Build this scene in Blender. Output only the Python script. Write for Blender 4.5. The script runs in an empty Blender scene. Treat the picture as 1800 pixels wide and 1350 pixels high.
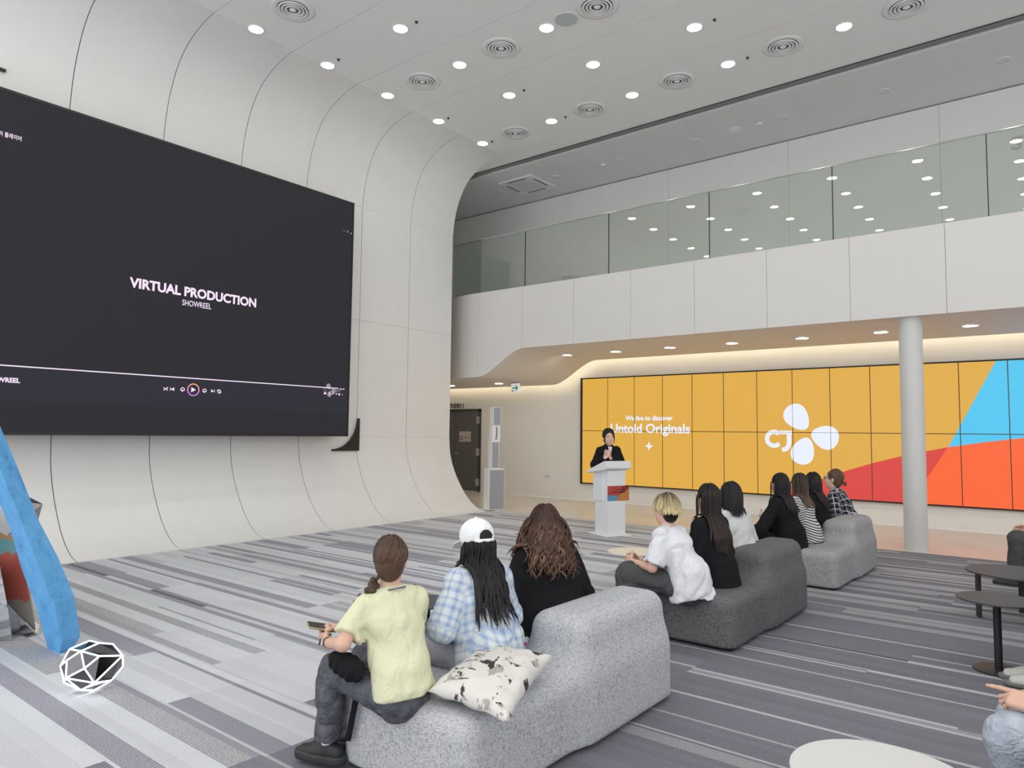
import bpy, bmesh, math, random
import numpy as np
from mathutils import Matrix, Vector
PI = math.pi
R = math.radians
rng = random.Random(7)
SC = bpy.context.scene
COL = SC.collection

# ------------------------------------------------------------------ camera
FPX, YAW, PITCH, ROLL, EYE = 1238.287, -0.66950874, 0.06887661, 0.01159498, 1.55
fw = Vector((math.sin(YAW)*math.cos(PITCH), math.cos(YAW)*math.cos(PITCH), math.sin(PITCH)))
rt0 = Vector((math.cos(YAW), -math.sin(YAW), 0)); up0 = rt0.cross(fw)
rt = rt0*math.cos(ROLL) + up0*math.sin(ROLL); up = rt.cross(fw)
cam_d = bpy.data.cameras.new('camera'); cam = bpy.data.objects.new('camera', cam_d); COL.objects.link(cam)
cam_d.sensor_width = 36; cam_d.sensor_fit = 'HORIZONTAL'; cam_d.lens = FPX/1800*36
cam_d.clip_start = .05; cam_d.clip_end = 200
cam.matrix_world = Matrix(((rt.x, up.x, -fw.x, 0), (rt.y, up.y, -fw.y, 0), (rt.z, up.z, -fw.z, EYE), (0, 0, 0, 1)))
SC.camera = cam

# ------------------------------------------------------------------ light
SKY = 2.0
w = bpy.data.worlds.new('daylight'); SC.world = w; w.use_nodes = True
bg = w.node_tree.nodes['Background']; bg.inputs[0].default_value = (.96, .98, 1, 1); bg.inputs[1].default_value = SKY
LAMP = 42.0      # the ceiling downlights
COVE = 8.5       # the warm strip in the cove
def portal(loc, rot, sx, sy):
    l = bpy.data.lights.new('window_portal', 'AREA'); l.shape = 'RECTANGLE'; l.size = sx; l.size_y = sy; l.cycles.is_portal = True
    o = bpy.data.objects.new('window_portal', l); COL.objects.link(o); o.location = loc; o.rotation_euler = rot
portal((-.5, -3.05, 3.5), (-PI/2, 0, PI), 19, 7)
portal((9.3, 3.5, 3.5), (0, PI/2, 0), 7, 13)  # sampling portal for the added side window
vs = SC.view_settings
SC.display_settings.display_device = 'sRGB'
vs.view_transform = 'Standard'; vs.look = 'None'; vs.exposure = 0.0; vs.gamma = 1.0; vs.use_curve_mapping = False
SC.cycles.max_bounces = 10; SC.cycles.diffuse_bounces = 8; SC.cycles.glossy_bounces = 4; SC.cycles.transparent_max_bounces = 8
SC.cycles.use_denoising = True
SC.cycles.caustics_reflective = False; SC.cycles.caustics_refractive = False
SC.cycles.sample_clamp_indirect = 6

# ------------------------------------------------------------------ materials
def lin(c):
    if isinstance(c, str):
        c = tuple(int(c[i:i+2], 16)/255 for i in (0, 2, 4))
        c = tuple(x/12.92 if x <= .04045 else ((x+.055)/1.055)**2.4 for x in c)
    return (*c[:3], 1)
class N:                                   # a small node-tree helper
    def __init__(s, name):
        s.m = bpy.data.materials.new(name); s.m.use_nodes = True; s.t = s.m.node_tree
        s.b = s.t.nodes['Principled BSDF']; s.out = s.t.nodes['Material Output']
    def new(s, kind, **kw):
        n = s.t.nodes.new('ShaderNode'+kind)
        for k, v in kw.items():
            if k.startswith('i_'):
                key = k[2:]; key = int(key) if key.isdigit() else key.replace('_', ' ')
                n.inputs[key].default_value = v
            else: setattr(n, k, v)
        return n
    def link(s, a, b): s.t.links.new(a, b)
    def coord(s, out='Object', scale=(1, 1, 1), rot=(0, 0, 0)):
        tc = s.new('TexCoord'); mp = s.new('Mapping'); mp.inputs['Scale'].default_value = scale; mp.inputs['Rotation'].default_value = rot
        s.link(tc.outputs[out], mp.inputs[0]); return mp.outputs[0]
    def noise(s, vec, scale, detail=3, rough=.6):
        n = s.new('TexNoise'); n.inputs['Scale'].default_value = scale; n.inputs['Detail'].default_value = detail; n.inputs['Roughness'].default_value = rough
        s.link(vec, n.inputs['Vector']); return n.outputs[0]
    def ramp(s, fac, stops, interp='LINEAR'):
        r = s.new('ValToRGB'); r.color_ramp.interpolation = interp
        e = r.color_ramp.elements
        while len(e) < len(stops): e.new(.5)
        for q, (p, c) in zip(e, stops): q.position = p; q.color = lin(c)
        s.link(fac, r.inputs[0]); return r.outputs[0]
    def math(s, op, a, b=None, clamp=False):
        n = s.new('Math', operation=op); n.use_clamp = clamp
        for i, x in enumerate((a, b)):
            if x is None: continue
            if isinstance(x, (int, float)): n.inputs[i].default_value = x
            else: s.link(x, n.inputs[i])
        return n.outputs[0]
    def mix(s, fac, a, b, blend='MIX'):
        n = s.new('Mix', data_type='RGBA', blend_type=blend)
        for i, x in ((0, fac), (6, a), (7, b)):
            if isinstance(x, (int, float)): n.inputs[i].default_value = x
            elif isinstance(x, (tuple, str)): n.inputs[i].default_value = lin(x)
            else: s.link(x, n.inputs[i])
        return n.outputs[2]
    def bump(s, h, strength=.3, dist=.01):
        b = s.new('Bump'); b.inputs['Strength'].default_value = strength; b.inputs['Distance'].default_value = dist
        s.link(h, b.inputs['Height']); s.link(b.outputs[0], s.b.inputs['Normal'])
    def attr(s, name): return s.new('Attribute', attribute_name=name)
def mat(name, col, rough=.6, metal=0., spec=.5, grain=0., gscale=60, emit=None, estr=1., bump=0., coat=0.):
    n = N(name); b = n.b
    b.inputs['Base Color'].default_value = lin(col); b.inputs['Roughness'].default_value = rough
    b.inputs['Metallic'].default_value = metal; b.inputs['Specular IOR Level'].default_value = spec
    if coat: b.inputs['Coat Weight'].default_value = coat; b.inputs['Coat Roughness'].default_value = .1
    if emit is not None:
        b.inputs['Emission Color'].default_value = lin(emit); b.inputs['Emission Strength'].default_value = estr
    if grain or bump:
        ns = n.noise(n.coord(), gscale)
        c = lin(col)
        if grain:
            lo = tuple(x*(1-grain) for x in c[:3]); hi = tuple(min(1, x*(1+grain)) for x in c[:3])
            n.link(n.ramp(ns, [(.3, lo), (.7, hi)]), b.inputs['Base Color'])
        if bump: n.bump(ns, bump)
    return n.m
def glow(name, col, strength=1., black=True):
    return mat(name, (.01, .01, .01) if black else col, .4, emit=col, estr=strength, spec=.3)

M = {}
M['white'] = mat('white_paint', (.76, .755, .735), .38, spec=.45, grain=.015, gscale=3)
M['ceil'] = mat('ceiling_paint', (.85, .845, .83), .45, spec=.3, grain=.012, gscale=2)
M['ceil2'] = mat('upper_ceiling_paint', (.72, .72, .73), .7, spec=.2, grain=.02, gscale=2)
M['wallb'] = mat('back_wall_paint', (.82, .81, .78), .6, spec=.3, grain=.012, gscale=3)
M['fascia'] = mat('fascia_paint', (.675, .66, .635), .5, spec=.3, grain=.01, gscale=2)
M['wallu'] = mat('upper_wall_paint', (.74, .735, .715), .6, spec=.3, grain=.012, gscale=3)
M['soffit'] = mat('soffit_paint', (.72, .69, .65), .6, spec=.3, grain=.01, gscale=2)
M['dark'] = mat('joint_dark', (.02, .02, .022), .5)
M['black'] = mat('black_frame', (.012, .012, .013), .4)
M['blackmetal'] = mat('black_powder_coat', (.022, .022, .024), .45, grain=.1, gscale=300, bump=.05)
M['steel'] = mat('brushed_steel', (.55, .55, .56), .3, 1., grain=.05, gscale=90)
M['pod'] = mat('white_lacquer', (.80, .81, .83), .35, spec=.5, grain=.01, gscale=4)
M['lamp'] = glow('lamp_disc', (1, .98, .95), LAMP); M['lamp2'] = glow('soffit_lamp_disc', (1, .95, .88), LAMP*1.0)
M['trimw'] = mat('white_trim', (.78, .78, .77), .4, grain=.01)
M['grilled'] = mat('grille_dark', (.05, .05, .05), .6)
M['cove'] = glow('cove_strip', (1, .84, .58), COVE)
M['greyfront'] = mat('grey_grille_cloth', (.33, .34, .37), .7, grain=.12, gscale=400)
M['door'] = mat('dark_grey_door', (.12, .119, .115), .45, grain=.05, gscale=20)

# ------------------------------------------------------------------ object helpers
def mesh_from(name, verts, faces, m, parent=None, smooth=False, loc=None):
    me = bpy.data.meshes.new(name); me.from_pydata([tuple(map(float, v)) for v in verts], [], [tuple(f) for f in faces])
    return link(name, me, m, parent, smooth, loc)
def link(name, me, m, parent=None, smooth=False, loc=None):
    ms = m if isinstance(m, (list, tuple)) else [m]
    for x in ms:
        if x is not None: me.materials.append(M[x] if isinstance(x, str) else x)
    if smooth and len(me.polygons): me.polygons.foreach_set('use_smooth', [True]*len(me.polygons))
    o = bpy.data.objects.new(name, me); COL.objects.link(o)
    if parent: o.parent = parent
    if loc: o.location = loc
    return o
def tag(o, label=None, cat=None, group=None, kind=None):
    if label: o['label'] = label
    if cat: o['category'] = cat
    if group: o['group'] = group
    if kind: o['kind'] = kind
    return o
def empty(name, loc=(0, 0, 0), rz=0., label=None, cat=None, group=None, kind=None):
    o = bpy.data.objects.new(name, None); COL.objects.link(o); o.location = loc; o.rotation_euler = (0, 0, rz); o.empty_display_size = .1
    return tag(o, label, cat, group, kind)
class B:                                   # mesh builder
    def __init__(s): s.bm = bmesh.new(); s.mi = 0
    def _mi(s, fs):
        for f in fs: f.material_index = s.mi
    def box(s, x0, x1, y0, y1, z0, z1, bev=0., seg=2, mtx=None):
        r = bmesh.ops.create_cube(s.bm, size=1); vs_ = r['verts']
        for v in vs_: v.co = Vector((x0+(v.co.x+.5)*(x1-x0), y0+(v.co.y+.5)*(y1-y0), z0+(v.co.z+.5)*(z1-z0)))
        fs = {f for v in vs_ for f in v.link_faces}; s._mi(fs)
        if bev:
            es = list({e for v in vs_ for e in v.link_edges})
            rr = bmesh.ops.bevel(s.bm, geom=es, offset=bev, segments=seg, affect='EDGES', profile=.5); vs_ = list({v for f in rr['faces'] for v in f.verts} | {v for v in vs_ if v.is_valid}); s._mi(rr['faces'])
        if mtx is not None:
            for v in vs_: v.co = mtx @ v.co
        return s
    def lathe(s, prof, c=(0, 0, 0), n=32, cap=True, mtx=None):
        rings = []
        for r_, z in prof:
            rings.append([s.bm.verts.new((c[0]+r_*math.cos(2*PI*k/n), c[1]+r_*math.sin(2*PI*k/n), c[2]+z)) for k in range(n)])
        fs = []
        for a, b in zip(rings, rings[1:]):
            for k in range(n): fs.append(s.bm.faces.new((a[k], a[(k+1) % n], b[(k+1) % n], b[k])))
        if cap:
            fs.append(s.bm.faces.new(rings[0][::-1])); fs.append(s.bm.faces.new(rings[-1]))
        s._mi(fs)
        if mtx is not None:
            for rg in rings:
                for v in rg: v.co = mtx @ v.co
        return s
    def tube(s, pts, rad, n=8, cap=True, flat=1.):
        pts = [Vector(p) for p in pts]; rings = []
        t0 = (pts[1]-pts[0]).normalized(); a = t0.orthogonal().normalized()
        for i, p in enumerate(pts):
            t = (pts[min(i+1, len(pts)-1)]-pts[max(i-1, 0)]).normalized()
            a = (a-t*a.dot(t)).normalized(); b = t.cross(a)
            r_ = rad[i] if isinstance(rad, (list, tuple)) else rad
            rings.append([s.bm.verts.new(p+a*(r_*math.cos(2*PI*k/n))+b*(r_*flat*math.sin(2*PI*k/n))) for k in range(n)])
        fs = []
        for q, w_ in zip(rings, rings[1:]):
            for k in range(n): fs.append(s.bm.faces.new((q[k], q[(k+1) % n], w_[(k+1) % n], w_[k])))
        if cap: fs.append(s.bm.faces.new(rings[0][::-1])); fs.append(s.bm.faces.new(rings[-1]))
        s._mi(fs); return s
    def poly(s, pts, mi=None):
        f = s.bm.faces.new([s.bm.verts.new(p) for p in pts]); f.material_index = s.mi if mi is None else mi; return f
    def prism(s, pts2, f3, d0, d1):        # polygon in a plane, f3(u, v, d) -> 3D
        a = [s.bm.verts.new(f3(u, v, d0)) for u, v in pts2]; b = [s.bm.verts.new(f3(u, v, d1)) for u, v in pts2]
        fs = [s.bm.faces.new(a[::-1]), s.bm.faces.new(b)]
        n = len(a)
        for k in range(n): fs.append(s.bm.faces.new((a[k], a[(k+1) % n], b[(k+1) % n], b[k])))
        s._mi(fs); return s
    def done(s, name, m, parent=None, smooth=False, loc=None, sharp=None):
        bmesh.ops.recalc_face_normals(s.bm, faces=s.bm.faces[:])
        me = bpy.data.meshes.new(name); s.bm.to_mesh(me); s.bm.free()
        o = link(name, me, m, parent, smooth, loc)
        if smooth and sharp:
            me.set_sharp_from_angle(angle=R(sharp))
        return o
def box(name, m, x0, x1, y0, y1, z0, z1, parent=None, bev=0., loc=None):
    return B().box(x0, x1, y0, y1, z0, z1, bev).done(name, m, parent, loc=loc)
def copy_tree(o, parent=None):
    c = o.copy(); COL.objects.link(c); c.parent = parent
    for ch in list(o.children): copy_tree(ch, c)
    return c
def text_mesh(name, s, size, m, parent, mtx, bold=0., align='CENTER', ext=0.0, sx=1., spacing=1., fit=None):
    cu = bpy.data.curves.new(name, 'FONT'); cu.body = s; cu.size = size; cu.align_x = align; cu.offset = bold; cu.extrude = ext; cu.resolution_u = 3; cu.space_character = spacing
    to = bpy.data.objects.new(name+'_curve', cu); COL.objects.link(to)
    dg = bpy.context.evaluated_depsgraph_get(); dg.update()
    me = bpy.data.meshes.new_from_object(to.evaluated_get(dg)); bpy.data.objects.remove(to); bpy.data.curves.remove(cu)
    if fit:                                # fit = (width, height) of the inked box, its lower left corner at the given point
        co = np.array([v.co[:] for v in me.vertices]); lo, hi = co.min(0), co.max(0); wd, hg = hi[0]-lo[0], hi[1]-lo[1]
        k = fit[0]/wd; k2 = fit[1]/hg if fit[1] else k
        me.transform(Matrix.Diagonal((k, k2, 1, 1)) @ Matrix.Translation((-lo[0], -lo[1], 0)))
    me.transform(mtx @ Matrix.Diagonal((sx, 1, 1, 1)))
    me.materials.clear()
    return link(name, me, m, parent)
def plane_x(x, y, z): return Matrix.Translation((x, y, z)) @ Matrix(((0, 0, 1, 0), (1, 0, 0, 0), (0, 1, 0, 0), (0, 0, 0, 1)))   # faces +X, text runs +Y
def plane_y(x, y, z): return Matrix.Translation((x, y, z)) @ Matrix(((1, 0, 0, 0), (0, 0, -1, 0), (0, 1, 0, 0), (0, 0, 0, 1)))  # faces -Y, text runs +X
# ------------------------------------------------------------------ the setting
YS = 10.55          # the end of the white shell
ZC = 7.05           # ceiling height
def smooth_profile(pts, n):
    pts = np.array(pts, float); d = np.r_[0, np.cumsum(np.hypot(*np.diff(pts, axis=0).T))]
    # Catmull-Rom through the measured points
    out = []
    for t in np.linspace(0, d[-1], n):
        i = min(max(np.searchsorted(d, t)-1, 0), len(pts)-2); u = (t-d[i])/(d[i+1]-d[i])
        p0 = pts[max(i-1, 0)]; p1 = pts[i]; p2 = pts[i+1]; p3 = pts[min(i+2, len(pts)-1)]
        m1 = (p2-p0)/(d[i+1]-d[max(i-1, 0)])*(d[i+1]-d[i]); m2 = (p3-p1)/(d[min(i+2, len(pts)-1)]-d[i])*(d[i+1]-d[i])
        out.append((2*u**3-3*u*u+1)*p1+(u**3-2*u*u+u)*m1+(-2*u**3+3*u*u)*p2+(u**3-u*u)*m2)
    return np.array(out)
low = smooth_profile([(-8.98, .012), (-9.15, .055), (-9.33, .16), (-9.5, .31), (-9.64, .49), (-9.77, .69), (-9.87, .9), (-9.94, 1.13), (-9.97, 1.44)], 22)
high = smooth_profile([(-9.97, 5.6), (-9.925, 5.95), (-9.83, 6.28), (-9.64, 6.62), (-9.42, 6.82), (-9.15, 6.95), (-8.9, 7.02), (-8.70, ZC)], 20)
def ribbon(prof, y0, y1, th, name, m, parent):
    n = len(prof); t = np.gradient(prof, axis=0); t /= np.linalg.norm(t, axis=1)[:, None]
    back = prof + np.c_[-t[:, 1], t[:, 0]]*th          # away from the room
    V, F = [], []
    for q in (prof, back):
        for y in (y0, y1): V += [(p[0], y, p[1]) for p in q]
    a, b, c, d = 0, n, 2*n, 3*n
    for i in range(n-1):
        F += [(a+i, b+i, b+i+1, a+i+1), (c+i, c+i+1, d+i+1, d+i), (a+i, a+i+1, c+i+1, c+i), (b+i, d+i, d+i+1, b+i+1)]
    F += [(a, c, d, b), (a+n-1, b+n-1, d+n-1, c+n-1)]
    o = mesh_from(name, V, F, m, parent, True); bm = bmesh.new(); bm.from_mesh(o.data); bmesh.ops.recalc_face_normals(bm, faces=bm.faces[:]); bm.to_mesh(o.data); bm.free()
    o.data.set_sharp_from_angle(angle=R(35)); return o
wl = empty('wall_left', kind='structure')
whole = np.vstack([low, high])
back = whole.copy(); back[:, 0] -= .035; back[:, 1] += np.where(whole[:, 1] > 5, .035, -.012)
mesh_from('backing', [(p[0], y, p[1]) for y in (-3, YS-.02) for p in back], [(i, i+1, len(back)+i+1, len(back)+i) for i in range(len(back)-1)], 'dark', wl, True)
ys = [YS-1.2*k for k in range(12)]
mids = [np.array([(-9.97, a), (-9.97, b)]) for a, b in ((1.4415, 3.5385), (3.5415, 5.5985))]
for y1, y0 in zip(ys, ys[1:]):
    g = .006
    for prof in (low, *mids, high): ribbon(prof[::-1] if False else prof, y0+g, y1-g if y1 < YS else y1, .028, 'panel', 'white', wl)
# ceiling over the hall: strips 1.2 m deep with thin joints
ce = empty('ceiling', kind='structure')
box('backing', 'dark', -8.66, 9.2, -3, 11.0, ZC+.03, ZC+.06, ce)
for y1, y0 in zip(ys, ys[1:]):
    box('panel', 'ceil', -8.697, 9.2, y0+.004, y1-.004, ZC, ZC+.025, ce)
box('panel', 'ceil', -13.0, 9.2, YS+.004, 11.0, ZC+.012, ZC+.04, ce)
tr = empty('trim_1', kind='structure')               # the shutter slot along the ceiling edge
box('slot', 'dark', -13, 9.2, 11.0, 11.22, ZC+.16, ZC+.18, tr)
box('slot_side', mat('slot_grey', (.34, .34, .34), .6, grain=.02), -13, 9.2, 11.2, 11.22, ZC+.03, ZC+.16, tr)
box('slot_lip', 'dark', -13, 9.2, 11.0, 11.012, ZC+.0, ZC+.16, tr)
box('slot_rail', mat('slot_rail_grey', (.30, .30, .30), .5, grain=.02), -13, 9.2, 11.03, 11.19, ZC+.05, ZC+.07, tr)
tag(box('light_leak_cover', 'wallb', -14.8, 9.4, -3.2, 14.3, ZC+.4, ZC+.5), kind='structure')  # unseen cover added over the ceilings to stop sky light leaking in
c2 = tag(B().box(-14.6, 9.2, 11.22, 13.35, ZC, ZC+.03).done('ceiling_upper', 'ceil2'), kind='structure')
c2.name = 'ceiling.001'
# walls
wb = empty('wall_back', kind='structure')
box('lower_wall', 'wallb', -14.6, 9.2, 14.0, 14.15, 0, 4.0, wb)
wu = empty('wall_upper', kind='structure')
xs = [-14.6]+[-11.2+2.42*k for k in range(9)]
for a, b in zip(xs, xs[1:]): box('panel', 'wallu', a+.002, b-.002, 13.18, 13.21, 4.3, ZC-.022, wu)
box('backing', mat('shadow_gap', (.16, .16, .16), .7), -14.6, 9.2, 13.215, 13.3, 4.2, ZC, wu)
tag(box('wall_right', 'wallb', 9.2, 9.35, 10.0, 14.1, 0, 7.3), kind='structure')
tag(box('wall_corridor', 'wallb', -14.7, -14.55, 10.0, 14.1, 0, 7.3), kind='structure')
tag(box('wall_behind_shell', 'wallb', -14.6, -9.99, 10.40, 10.50, 0, 7.3), kind='structure')
# upper floor slab with the stepped soffit below it
def szz(x):
    t = min(max((x+9.62)/1.24, 0), 1); return 2.69+.53*t*t*(3-2*t)
sx_ = [-14.6, -12, -10.6, -10.2]+list(np.linspace(-9.9, -8.2, 30))+[-7.5, -4, 0, 5, 9.2]
def fy(x):                                           # the fascia bends back at its left end
    return 10.97 if x > -9.75 else 10.97+.10*min((-9.75-x)/.6, 1.6)**2
so = empty('ceiling.002', kind='structure')
V = [(x, fy(x)+.03, szz(x)) for x in sx_]+[(x, 13.7, szz(x)) for x in sx_]+[(x, fy(x)+.03, szz(x)+.03) for x in sx_]+[(x, 13.7, szz(x)+.03) for x in sx_]
n = len(sx_); F = []
for i in range(n-1): F += [(i, n+i, n+i+1, i+1), (2*n+i, 2*n+i+1, 3*n+i+1, 3*n+i), (n+i, 3*n+i, 3*n+i+1, n+i+1)]
mesh_from('soffit', V, F, 'soffit', so, True).data.set_sharp_from_angle(angle=R(40))
V = [(x, 13.66, szz(x)+.03) for x in sx_]+[(x, 13.70, szz(x)+.03) for x in sx_]+[(x, 13.66, szz(x)+.10) for x in sx_]+[(x, 13.70, szz(x)+.10) for x in sx_]
0 and mesh_from('cove_lip', V, [q for i in range(n-1) for q in ((n+i, 3*n+i, 3*n+i+1, n+i+1), (i, i+1, 2*n+i+1, 2*n+i), (2*n+i, 2*n+i+1, 3*n+i+1, 3*n+i))], 'soffit', so)
V = [(x, 13.61, szz(x)+.035) for x in sx_]+[(x, 13.665, szz(x)+.035) for x in sx_]+[(x, 13.665, szz(x)+.08) for x in sx_]+[(x, 13.61, szz(x)+.08) for x in sx_]
mesh_from('light_strip', V, [q for i in range(n-1) for q in ((i, i+1, n+i+1, n+i), (n+i, n+i+1, 2*n+i+1, 2*n+i), (2*n+i, 2*n+i+1, 3*n+i+1, 3*n+i))], 'cove', so)
V = [(x, fy(x)+.05, szz(x)+.34) for x in sx_]+[(x, 14.0, szz(x)+.34) for x in sx_]
mesh_from('cove_top', V, [(i, n+i, n+i+1, i+1) for i in range(n-1)], 'wallb', so)
tag(box('floor_upper', 'wallb', -14.6, 9.2, 11.32, 13.3, 4.1, 4.42), kind='structure')
# fascia in panels
fa = empty('wall_fascia', kind='structure')
ZF = 4.452
joints = [-14.6, -11.2]+[-9.6]+[-8.45, -7.23]+[-6.03+1.197*k for k in range(13)]
for a, b in zip(joints, joints[1:]):
    if a > 9: break
    b = min(b, 9.2); g = .0025
    xx = [a+g]+[x for x in sx_ if a+g < x < b-g]+[b-g]
    if a < -9: xx = sorted(set(xx) | set(np.linspace(a+g, b-g, 16)))
    V = []
    for dy in (0, .03):
        V += [(x, fy(x)+dy, szz(x)) for x in xx]+[(x, fy(x)+dy, ZF) for x in xx]
    k = len(xx); F = [(0, 2*k, 3*k, k), (k-1, 2*k-1, 4*k-1, 3*k-1)]
    for i in range(k-1): F += [(i, i+1, k+i+1, k+i), (2*k+i, 3*k+i, 3*k+i+1, 2*k+i+1), (k+i, k+i+1, 3*k+i+1, 3*k+i), (i, 2*k+i, 2*k+i+1, i+1)]
    mesh_from('panel', V, F, 'fascia', fa, True).data.set_sharp_from_angle(angle=R(40))
xx = sx_
mesh_from('backing', [(x, fy(x)+.04, szz(x)+.04) for x in xx]+[(x, fy(x)+.04, ZF-.02) for x in xx], [(i, i+1, len(xx)+i+1, len(xx)+i) for i in range(len(xx)-1)], mat('fascia_joint', (.45, .45, .44), .6, grain=.01), fa)
# glass balustrade
n = N('balustrade_glass'); n.t.nodes.remove(n.b)
lw_ = n.new('LayerWeight'); lw_.inputs[0].default_value = .5; fr = n.math('MULTIPLY_ADD', n.math('POWER', lw_.outputs['Facing'], 5.0), .93).node; fr.inputs[2].default_value = .065
tb = n.new('BsdfTransparent'); tb.inputs[0].default_value = lin((.875, .90, .875)); gl = n.new('BsdfGlossy'); gl.inputs['Roughness'].default_value = 0.0; gl.inputs['Color'].default_value = lin((.95, 1, .97))
mx = n.new('MixShader'); n.link(fr.outputs[0], mx.inputs[0]); n.link(tb.outputs[0], mx.inputs[1]); n.link(gl.outputs[0], mx.inputs[2]); n.link(mx.outputs[0], n.out.inputs[0]); M['glass'] = n.m
bal = empty('glass_balustrade', (0, 11.0, ZF), 0, 'frameless greenish glass balustrade along the white upper floor edge', 'balustrade')
px = [-10.33+1.9175*k for k in range(11)]
for a, b in zip(px, px[1:]):
    box('glass_pane', 'glass', a+.006, min(b-.006, 9.1), .0, .016, .0, 1.125, bal)
    box('joint', 'dark', b-.006, b+.006, .0, .016, .0, 1.12, bal)
box('glass_pane', 'glass', -10.34, -10.324, 0.01, 1.9, 0, 1.125, bal)
box('top_rail', mat('rail_steel', (.6, .6, .6), .12, 1., grain=.02), -10.34, 9.1, -.004, .02, 1.125, 1.14, bal)
# floor: smooth beige tiles beyond the carpet
fl = empty('floor', kind='structure')
nm = N('beige_floor'); c = nm.noise(nm.coord(scale=(1, 1, 1)), 1.5, 4)
nm.link(nm.ramp(c, [(.3, (.60, .555, .49)), (.7, (.66, .61, .54))]), nm.b.inputs['Base Color']); nm.b.inputs['Roughness'].default_value = .27
M['beige'] = nm.m
box('base', 'beige', -14.6, 9.2, -3, 14.0, -.08, -.012, fl)
for i in range(17):
    for j in range(3):
        x0 = -14.6+1.4*i; y0 = 10.955+1.02*j
        box('tile', 'beige', x0+.0012, x0+1.3988, y0+.0012, min(y0+1.0188, 13.995), -.012, .0, fl)
# carpet: planks of stripes running along X
cn = N('striped_carpet'); at = cn.attr('Col'); co = cn.coord()
n1 = cn.noise(co, 420, 2, .8); n2 = cn.noise(cn.coord(scale=(25, 500, 1)), 1, 2, .7); n3 = cn.noise(co, 2.2, 3); n4 = cn.noise(co, 150, 2, .8)
wv = cn.new('TexWave', wave_type='BANDS', bands_direction='Y'); wv.inputs['Scale'].default_value = 26; wv.inputs['Distortion'].default_value = 1.5; wv.inputs['Detail'].default_value = 2; wv.inputs['Detail Scale'].default_value = 4
cn.link(co, wv.inputs[0])
rib = cn.attr('rib')
f = cn.math('MULTIPLY_ADD', n1, .9); f.node.inputs[2].default_value = .50
f2 = cn.math('MULTIPLY_ADD', n2, .35); f2.node.inputs[2].default_value = .82
f3 = cn.math('MULTIPLY_ADD', n3, .16); f3.node.inputs[2].default_value = .92
f4 = cn.math('MULTIPLY_ADD', cn.math('SUBTRACT', n4, .5), cn.math('MULTIPLY_ADD', cn.attr('rib').outputs['Fac'], 2.6)); f4.node.inputs[2].default_value = 1.0; [q for q in [f4.node.inputs[1].links[0].from_node]][0].inputs[2].default_value = .7
rr = cn.math('MULTIPLY', rib.outputs['Fac'], cn.math('SUBTRACT', wv.outputs['Fac'], .5))
f5 = cn.math('ADD', 1.0, cn.math('MULTIPLY', rr, 1.0))
tot = cn.math('MULTIPLY', cn.math('MULTIPLY', f, cn.math('MULTIPLY', f2, f4)), cn.math('MULTIPLY', f3, f5))
cm = cn.new('CombineColor'); [cn.link(tot, cm.inputs[i]) for i in range(3)]
cn.link(cn.mix(1.0, at.outputs['Color'], cm.outputs[0], 'MULTIPLY'), cn.b.inputs['Base Color']); cn.b.inputs['Roughness'].default_value = .95; cn.b.inputs['Specular IOR Level'].default_value = .1
cn.bump(n1, .35, .004)
cr = random.Random(23)
LT, MD, VI, DK, GR = (.605, .62, .645), (.42, .42, .435), (.33, .325, .375), (.17, .165, .195), (.56, .565, .57)
V, F, CC, RB = [], [], [], []
y = -3.0
prev = None
while y < 10.949:
    bw = min(cr.choice((.25, .5, .5)), 10.95-y)
    rows = []; yy = 0
    while yy < bw-1e-6:
        h = min(cr.choice((.02, .03, .03, .05, .07, .1, .13)), bw-yy)
        rows.append((yy, h)); yy += h
    x = -9.0-cr.random()*1.0; first = True; cur = {}
    while x < 9.2:
        L = cr.choice((1., 1., 1.5, 2.)); x1 = x+L; xc = x+L/2
        t = min(max((xc+5.0+(y-5)*.05)/3.2, 0), 1); t = t*t*(3-2*t)         # the carpet darkens towards the right
        for k, (ry, h) in enumerate(rows):
            if k not in cur or cr.random() > .52 or (t > .55 and not cur[k][2]):
                q = cr.random()
                far = min(max((y-6)/3, 0), 1)
                if q < .50*(1-t)+.16*t*(h < .035): c_, r_ = LT, .0
                elif q < .68*(1-t)+(.17+.12*far)*t: c_, r_ = GR, .15
                elif q < .84*(1-t)+(.24+.25*far)*t: c_, r_ = MD, .9 if cr.random() < .5 else .3
                elif q < .95: c_, r_ = VI, .35
                else: c_, r_ = (DK, .0) if h < .06 else (VI, .6)
                if t > .55:
                    fr2 = min(max((y-5.8)/1.5, 0), 1); q = cr.random()
                    c_, r_ = VI, .3
                    if h <= .031 and q < .22: c_, r_ = LT, 0.
                    elif h <= .031+.021*fr2 and q < .30+.1*fr2: c_, r_ = GR, .2
                    elif q < .04+.42*fr2: c_, r_ = MD, .4
                    elif q > .97: c_, r_ = DK if h < .04 else VI, .4
                j = 1+cr.uniform(-.07, .07); cur[k] = (tuple(v*j for v in c_), r_, t > .55)
            c_, r_, _ = cur[k]
            a, b = max(x, -9.0), min(x1, 9.2)
            if b <= a: continue
            i = len(V); V += [(a, y+ry, 0), (b, y+ry, 0), (b, y+ry+h, 0), (a, y+ry+h, 0)]; F.append((i, i+1, i+2, i+3))
            dk = 1-.40*t if c_[2]/c_[0] > 1.1 else 1-.22*t
            CC += [(*[v*dk for v in c_], 1)]*4; RB += [r_]*4
        x = x1
    y += bw
me = bpy.data.meshes.new('carpet'); me.from_pydata(V, [], F)
ca = me.color_attributes.new('Col', 'FLOAT_COLOR', 'POINT'); ca.data.foreach_set('color', [q for c_ in CC for q in c_])
ra = me.attributes.new('rib', 'FLOAT', 'POINT'); ra.data.foreach_set('value', RB)
link('carpet', me, cn.m, fl)
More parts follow.
